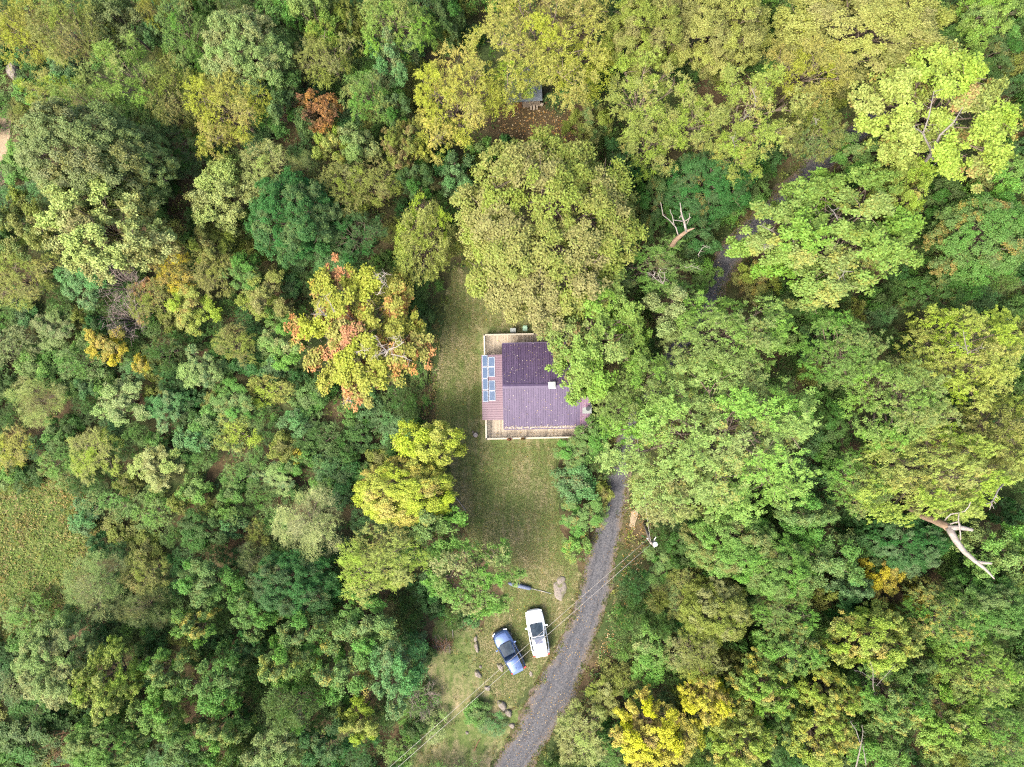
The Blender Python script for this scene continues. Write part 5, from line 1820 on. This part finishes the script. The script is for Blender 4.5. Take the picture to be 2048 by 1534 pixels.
far = W(130, 2126, 7.4)
wire(PT + Vector((-.3, .34, -.03)), far + Vector((-.16, .2, 0)), .5, .013, 'upper of two power lines running from the pole over the cars')
wire(PT + Vector((.02, -.1, -.06)), far + Vector((.16, -.2, -.1)), .52, .015, 'lower of two power lines running from the pole over the cars')
wire(PT + Vector((-.02, .1, -.1)), W(1268, 820, 6.0), .25, .018, 'thick service cable from the utility pole into the largest walnut')

# ------------------------------------------------------------------ dead wood
M['bark_trunk'] = bark_mat('weathered_trunk', (92, 76, 60), (132, 114, 96), 5.0)


def limb(name, segs, mat, label, cat='dead tree', parent_base=None):
    """segs: (part name, [(u, v, z, radius)...])"""
    p0 = parent_base
    root = empty(name, p0)
    tag(root, label, cat)
    for nm, pts in segs:
        P = [W(u, v, z) - p0 for u, v, z, r in pts]
        R = [r * .8 for *_, r in pts]
        # a few in-between kinks so that no limb is ruler straight
        rng = random.Random(int(pts[0][0] * 7 + pts[-1][1]))
        PP, RR = [P[0]], [R[0]]
        for a, b, ra, rb in zip(P[:-1], P[1:], R[:-1], R[1:]):
            L = (b - a).length
            PP.append(a.lerp(b, .5) + Vector((rng.uniform(-1, 1), rng.uniform(-1, 1), rng.uniform(-1, 1))) * L * .05)
            RR.append((ra + rb) / 2)
            PP.append(b); RR.append(rb)
        MB().tube(PP, RR, 8).build(nm, mat if nm != 'trunk' else M['bark_trunk'], root, smooth=True)
    return root


sb0 = W(1338, 497, 0)
limb('dead_snag', [
    ('trunk', [(1338, 497, -.05, .34), (1346, 489, 7.0, .30), (1358, 474, 8.6, .24), (1374, 462, 9.6, .17), (1389, 456, 10.2, .05)]),
    ('branch', [(1373, 463, 9.6, .15), (1368, 442, 10.4, .11), (1362, 422, 11.2, .08), (1360, 405, 11.8, .03)]),
    ('branch', [(1358, 474, 8.6, .08), (1352, 455, 9.4, .06), (1326, 430, 10.8, .045), (1321, 404, 11.6, .02)]),
    ('branch', [(1354, 462, 9.0, .06), (1345, 432, 10.6, .045), (1340, 418, 11.1, .02)]),
    ('branch', [(1368, 442, 10.4, .07), (1357, 441, 10.9, .05), (1347, 440, 11.2, .03)]),
    ('branch', [(1368, 443, 10.4, .06), (1379, 436, 11.0, .045), (1378, 426, 11.5, .02)]),
    ('branch', [(1374, 448, 10.4, .05), (1378, 438, 11.0, .03), (1382, 434, 11.3, .02)]),
    ('branch', [(1362, 432, 10.8, .06), (1359, 436, 11.0, .05), (1361, 431, 11.3, .03)]),
], M['bark_dead'], 'bleached white dead snag with brown trunk left of the northern road', parent_base=sb0)

b0 = W(1800, 1005, 0)
limb('broken_dead_tree', [
    ('trunk', [(1800, 1005, -.05, .46), (1850, 1033, 7.2, .44), (1880, 1046, 9.4, .42), (1900, 1058, 10.4, .42)]),
    ('branch', [(1898, 1056, 10.4, .40), (1912, 1082, 10.9, .33), (1930, 1105, 11.3, .27), (1950, 1122, 11.7, .22), (1968, 1136, 12.0, .17), (1989, 1158, 12.4, .06)]),
    ('branch', [(1952, 1123, 11.7, .17), (1970, 1126, 12.0, .15), (1984, 1127, 12.2, .11)]),
    ('stub', [(1896, 1056, 10.4, .30), (1920, 1055, 10.7, .27), (1946, 1060, 11.0, .16)]),
    ('branch', [(1890, 1040, 10.0, .07), (1902, 1028, 10.8, .07), (1930, 1022, 11.4, .06), (1937, 1014, 11.6, .05), (1941, 1004, 11.9, .04)]),
    ('branch', [(1918, 1025, 11.2, .055), (1918, 1050, 11.3, .06), (1921, 1080, 11.0, .07)]),
    ('branch', [(1900, 1048, 10.8, .07), (1918, 1043, 11.2, .08), (1920, 1052, 11.2, .06)]),
], M['bark_dead'], 'thick broken dead tree with bleached limb at the lower right', parent_base=b0)

c0 = W(1965, 950, 0)
limb('dead_branch', [
    ('branch', [(1965, 950, -.05, .14), (2010, 962, 11.0, .09), (1996, 980, 12.2, .08), (1984, 1003, 12.6, .06), (1979, 1020, 12.8, .02)]),
    ('twig', [(1986, 1000, 12.6, .045), (1978, 1007, 12.8, .035), (1972, 1008, 12.9, .02)]),
    ('twig', [(1986, 1000, 12.6, .04), (1992, 1008, 12.8, .02)]),
    ('twig', [(1991, 990, 12.4, .04), (1997, 997, 12.6, .02)]),
    ('twig', [(1984, 1006, 12.6, .03), (1988, 1018, 12.8, .015)]),
], M['bark_dead'], 'slim forked white dead branch near the right edge above the thick one', 'dead branch', parent_base=c0)


def bare_bush(u, v, r, h, n, mat, label, seed, thick=.022):
    rng = random.Random(seed)
    p = W(u, v, h * .5)
    root = empty('bare_bush', (p.x, p.y, 0), rng.uniform(0, 6))
    tag(root, label, 'dead bush', 'leafless bushes')
    s = PX * r
    for part in range(3):
        mb = MB()
        for _ in range(n // 3):
            an = rng.uniform(0, 6.28)
            rr_ = s * rng.uniform(.5, 1.05)
            e = Vector((rr_ * math.cos(an), rr_ * math.sin(an), h * rng.uniform(.55, 1.1)))
            mid = e * .5 + Vector((rng.uniform(-.2, .2), rng.uniform(-.2, .2), h * .15))
            mb.tube([(0, 0, 0), mid, e], [thick * 1.8, thick, thick * .45], 4, cap=False)
            for _k in range(5):
                t = rng.uniform(.45, 1)
                b = mid.lerp(e, t)
                o = Vector((rng.uniform(-1, 1), rng.uniform(-1, 1), rng.uniform(-.2, .8))) * s * .3
                mb.tube([b, b + o * .6 + Vector((0, 0, .05)), b + o], [thick * .55, thick * .4, thick * .25], 3, cap=False)
        mb.build('branch', mat, root)


bare_bush(255, 570, 48, 3.8, 84, M['twig_grey'], 'bare greyish brown bush above the golden shrub on the left slope', 61, .03)
bare_bush(266, 640, 40, 3.6, 72, M['twig_grey'], 'second bare grey bush, just below the brownish yellow one', 62, .03)
bare_bush(851, 1396, 36, 2.0, 48, M['twig_grey'], 'leafless grey bush at the left of the weedy bank', 63, .026)
bare_bush(142, 1472, 30, 4.4, 66, M['bark_brown'], 'dark brown leafless bush between lower left crowns', 64, .03)
bare_bush(852, 420, 24, 2.6, 36, M['twig_grey'], 'small bare twigs between smooth rounded tree and tan oak', 65, .02)

# bleached branches inside living crowns: parts of those trees
def crown_branch(label, name, lines, mat=None, drop=0.0):
    root = ROOTS[label]
    inv = (Matrix.Translation(root.location) @ root.rotation_euler.to_matrix().to_4x4() @ Matrix.Diagonal((*root.scale, 1))).inverted()
    rng = random.Random(len(label) + len(lines))
    for pts in lines:
        mb = MB()
        P = [inv @ W(u, v, z - drop) for u, v, z, r in pts]
        R = [r * .62 for *_, r in pts]
        mb.tube(P, R, 6)
        for a, b, r in zip(P[:-1], P[1:], R):
            for _ in range(5):
                q = a.lerp(b, rng.random())
                o = Vector((rng.uniform(-1, 1), rng.uniform(-1, 1), rng.uniform(0, .6))).normalized() * rng.uniform(.25, .7)
                mb.tube([q, q + o * .5, q + o + Vector((rng.uniform(-.1, .1), rng.uniform(-.1, .1), .05))], [max(r * .4, .018), .015, .008], 4, cap=False)
        mb.build(name, mat or M['bark_dead'], root)


ORANGE = 'maple turning orange and red with bare white branches, west of the lawn'
crown_branch(ORANGE, 'dead_branch', [
    [(770, 712, 8.6, .10), (778, 698, 9.6, .08), (793, 694, 10.0, .06), (808, 684, 10.4, .03)],
    [(774, 702, 9.4, .07), (762, 690, 9.9, .05), (750, 670, 10.3, .02)],
    [(774, 702, 9.4, .06), (756, 710, 9.8, .04), (745, 712, 10.0, .02)],
    [(782, 708, 9.4, .06), (808, 714, 9.9, .05), (824, 722, 10.1, .02)],
    [(785, 696, 9.6, .05), (792, 680, 10.2, .03), (786, 672, 10.4, .02)],
    [(654, 632, 8.8, .07), (640, 628, 9.4, .05), (622, 628, 9.8, .03)],
    [(650, 630, 9.0, .05), (638, 618, 9.6, .03), (634, 610, 9.8, .02)],
    [(668, 624, 9.2, .06), (660, 606, 9.9, .045), (651, 592, 10.2, .02)],
    [(764, 566, 9.0, .06), (760, 554, 9.7, .05), (750, 548, 10.0, .02)],
    [(762, 556, 9.6, .05), (768, 550, 9.9, .03), (772, 546, 10.1, .015)],
    [(755, 590, 9.2, .035), (766, 572, 9.8, .025), (772, 564, 10.0, .015)],
    [(700, 802, 9.0, .05), (694, 800, 9.6, .04), (688, 808, 9.8, .02)],
    [(712, 706, 9.2, .04), (724, 700, 9.8, .03), (738, 702, 10.0, .015)],
])
crown_branch('open green tree with bare curved twigs below the dead snag', 'bare_branch', [
    [(1326, 568, 7.2, .09), (1312, 558, 8.2, .07), (1302, 548, 8.6, .05), (1292, 545, 8.8, .02)],
    [(1326, 568, 7.6, .05), (1316, 550, 8.4, .04), (1322, 538, 8.8, .02)],
    [(1326, 568, 7.6, .05), (1330, 556, 8.3, .04), (1328, 544, 8.7, .02)],
    [(1308, 553, 8.4, .04), (1310, 542, 8.8, .02)],
    [(1372, 536, 7.8, .05), (1384, 532, 8.3, .04), (1398, 538, 8.5, .02)],
    [(1396, 510, 7.6, .05), (1405, 495, 8.2, .04), (1420, 492, 8.5, .02)],
])
crown_branch('large maple with orange tips near the upper right corner', 'limb', [
    [(1852, 322, 9.0, .22), (1864, 304, 11.0, .17), (1880, 270, 12.6, .13), (1908, 244, 13.6, .08), (1926, 214, 14.3, .04)],
    [(1864, 304, 11.0, .13), (1846, 268, 12.6, .10), (1858, 232, 13.6, .08), (1868, 182, 14.4, .04)],
    [(1860, 312, 10.4, .09), (1882, 328, 11.4, .05)],
    [(1850, 270, 12.6, .07), (1826, 252, 13.4, .03)],
], M['limb_grey'], 1.0)
crown_branch('tree with tall white limbs showing in the lower right', 'limb', [
    [(1752, 1404, 7.4, .14), (1746, 1372, 9.4, .11), (1746, 1340, 10.6, .07), (1740, 1322, 11.0, .03)],
    [(1746, 1360, 9.8, .06), (1724, 1344, 10.6, .05), (1708, 1340, 10.9, .02)],
    [(1752, 1372, 9.4, .06), (1776, 1346, 10.6, .05), (1790, 1330, 11.0, .02)],
    [(1796, 1404, 9.0, .06), (1792, 1390, 9.8, .05), (1778, 1380, 10.4, .02)],
], M['limb_grey'], 1.0)
crown_branch('green crown over orange undergrowth at the bottom edge', 'limb', [
    [(1712, 1534, 6.2, .13), (1722, 1490, 8.0, .10), (1712, 1460, 8.8, .06), (1700, 1442, 9.2, .03)],
    [(1722, 1490, 8.0, .08), (1726, 1464, 8.8, .04), (1724, 1450, 9.2, .02)],
    [(1732, 1530, 6.6, .08), (1726, 1492, 8.0, .06)],
    [(1682, 1530, 6.4, .09), (1668, 1508, 7.8, .06), (1660, 1492, 8.4, .03)],
], M['limb_grey'], 1.0)
crown_branch('large yellow green locust with grey limbs showing', 'limb', [
    [(1508, 218, 10.4, .13), (1512, 200, 11.6, .10), (1504, 176, 12.2, .04)],
    [(1500, 226, 11.0, .08), (1490, 236, 11.8, .05), (1478, 240, 12.1, .02)],
    [(1470, 292, 10.4, .06), (1466, 280, 11.2, .04), (1464, 272, 11.4, .02)],
    [(1632, 250, 10.4, .05), (1630, 236, 11.2, .03)],
], M['limb_grey'], 1.0)
crown_branch('yellowish walnut with pale limbs at the right side', 'limb', [
    [(1936, 708, 12.4, .10), (1930, 684, 13.6, .07), (1926, 660, 14.0, .03)],
    [(1934, 700, 12.8, .07), (1916, 690, 13.6, .05), (1900, 694, 13.9, .02)],
    [(1936, 706, 12.8, .06), (1956, 696, 13.6, .04), (1972, 694, 13.9, .02)],
], M['limb_grey'], 1.0)
crown_branch('large bright green maple right of the northern road', 'limb', [
    [(1560, 470, 10.5, .10), (1540, 460, 12.0, .07), (1520, 450, 12.6, .03)],
    [(1590, 490, 10.5, .10), (1584, 474, 11.8, .07), (1576, 462, 12.4, .03)],
    [(1676, 440, 12.0, .08), (1668, 424, 13.0, .05), (1660, 416, 13.4, .02)],
    [(1546, 492, 10.6, .06), (1530, 488, 11.8, .04), (1528, 502, 12.0, .02)],
    [(1672, 564, 11.2, .06), (1684, 552, 12.4, .04), (1690, 540, 12.8, .02)],
], M['limb_grey'], 1.0)

fp = W(918, 1000, .2)
fb = MB().tube([W(906, 988, .1), W(918, 1003, .14), W(932, 1022, .1)], [.06, .05, .03], 6)
tag(fb.build('fallen_pole', M['bark_dead']), 'thin pale pole lying on the lawn right of the yellow crowns', 'pole')
fb = MB().tube([W(948, 1502, .12), W(956, 1484, .16), W(961, 1478, .12)], [.06, .05, .03], 6)
tag(fb.build('fallen_branch', M['bark_brown']), 'short brown fallen branch in the weeds by the bottom edge', 'branch')
fb = MB().tube([W(903, 1242, .1), W(905, 1260, .2), W(906, 1275, .1)], [.05, .045, .03], 6)
tag(fb.build('fallen_branch', M['bark_dead']), 'pale stick at the top of the weedy bank', 'branch')
bp = empty('brush_pile', W(885, 1288))
tag(bp, 'brown brush pile at the upper left of the weedy bank', 'brush pile')
rngb = random.Random(9)
for part in range(3):
    mb = MB()
    for _ in range(34):
        a = Vector((rngb.uniform(-.95, .95), rngb.uniform(-.6, .6), rngb.uniform(.03, .35)))
        dd = Vector((rngb.uniform(-1, 1), rngb.uniform(-1, 1), rngb.uniform(-.15, .15))) * .5
        mb.tube([a - dd, a + Vector((0, 0, .06)), a + dd], [.022, .018, .008], 4, cap=False)
    mb.build('stick', M['bark_brown'] if part else M['twig_grey'], bp)

# ------------------------------------------------------------------ fallen leaves
def litter(name, u, v, z, seed, size, colours, nrm=None):
    rng = np.random.RandomState(seed)
    m = len(u)
    x, y = (u - 1024) * PX, (767 - v) * PX
    a = rng.uniform(0, 6.28, m)
    n = np.tile([0, 0, 1.0], (m, 1)) if nrm is None else nrm
    n = unit(n + rng.normal(size=(m, 3)) * .12)
    axis = np.stack([np.cos(a), np.sin(a), np.zeros(m)], 1)
    axis = unit(axis - n * np.sum(axis * n, 1, keepdims=True))
    L = rng.uniform(size[0], size[1], m)
    q = leaf_quads(np.stack([x, y, np.broadcast_to(z, (m,)).astype(float) + .012], 1), axis, n, L, L * rng.uniform(.55, .9, m))
    c = np.array([lin(k) for k in colours]) * .62
    t = np.ones((m, 4)); t[:, :3] = c[rng.randint(len(c), size=m)] * rng.uniform(.7, 1.2, (m, 1))
    return tag(link(name, quads_mesh(name, q, M['litter'], {'tint': t})), kind='stuff')


rng = np.random.RandomState(5)
DRY = [(160, 130, 86), (176, 154, 98), (142, 112, 76), (190, 174, 138), (122, 92, 64), (164, 124, 52)]


def pts_in(poly, n):
    P = np.array(poly, float)
    u = rng.uniform(P[:, 0].min(), P[:, 0].max(), n)
    v = rng.uniform(P[:, 1].min(), P[:, 1].max(), n)
    k = in_poly(u, v, poly)
    return u[k], v[k]


u, v = pts_in(ROADPOLY, 60000)
k = (v > 880) & (rng.rand(len(u)) < np.clip((v - 1040) / 380, .04, 1.0) * (.15 + .75 * vnoise(u, v, .02, 3)))
litter('leaves_on_road', u[k], v[k], .014, 1, (.05, .12), DRY)
u2, v2 = u[~k], v[~k]
kk = (v2 < 640) & (rng.rand(len(u2)) < .18)
litter('leaves_on_north_road', u2[kk], v2[kk], .014, 8, (.05, .13), DRY)
u, v = pts_in(LAWN, 2600)
k = rng.rand(len(u)) < .3
litter('leaves_on_lawn', u[k], v[k], .03, 2, (.06, .13), [(182, 168, 110), (176, 150, 56), (172, 156, 124), (150, 120, 76)])
u, v = pts_in(VERGE, 5200)
litter('leaves_on_verge', u, v, .05, 3, (.07, .15), DRY)
u, v = pts_in(CLEARING, 1500)
litter('leaves_on_clearing', u, v, .02, 4, (.07, .2), DRY + [(150, 104, 60)])
# on the roof: scattered specks and a drift along the south eave
m = 330
lx = rng.uniform(RX0 + .1, RX1 - .1, m)
ly = np.where(rng.rand(m) < .6, rng.uniform(.2, RY, m), rng.uniform(-RY, -.2, m))
mdr = 900
lx = np.concatenate([lx, rng.uniform(RX0 + .05, RX1 - .02, mdr)])
ly = np.concatenate([ly, -RY + .03 + np.abs(rng.normal(size=mdr)) * .09 * rng.uniform(.3, 1.3, mdr)])
lz = RIDGE - np.abs(ly) * math.tan(pitch) + .04
ca, sa = math.cos(CAB_ROT), math.sin(CAB_ROT)
wx, wy = CAB.x + lx * ca - ly * sa, CAB.y + lx * sa + ly * ca
nr = np.stack([np.zeros_like(lx), np.sign(ly) * math.sin(pitch), np.full_like(lx, math.cos(pitch))], 1)
litter('leaves_on_roof', wx / PX + 1024, 767 - wy / PX, lz, 6, (.05, .12), [(190, 182, 170), (160, 150, 140), (180, 164, 126), (120, 104, 90), (150, 146, 150)], nr)
m = 420
lx = rng.uniform(DX0 + .2, DX1 - .3, m)
ly = np.where(rng.rand(m) < .6, rng.uniform(Y1 + .35, DY1 - .2, m), rng.uniform(DY0 + .2, Y0 - .35, m))
wx, wy = CAB.x + lx * ca - ly * sa, CAB.y + lx * sa + ly * ca
litter('leaves_on_deck', wx / PX + 1024, 767 - wy / PX, np.full(m, FL + .004), 7, (.05, .1), [(120, 96, 70), (170, 140, 90), (100, 84, 64), (190, 160, 90)])

# open sky needs no dome: the sky texture lights the place and lies behind the camera
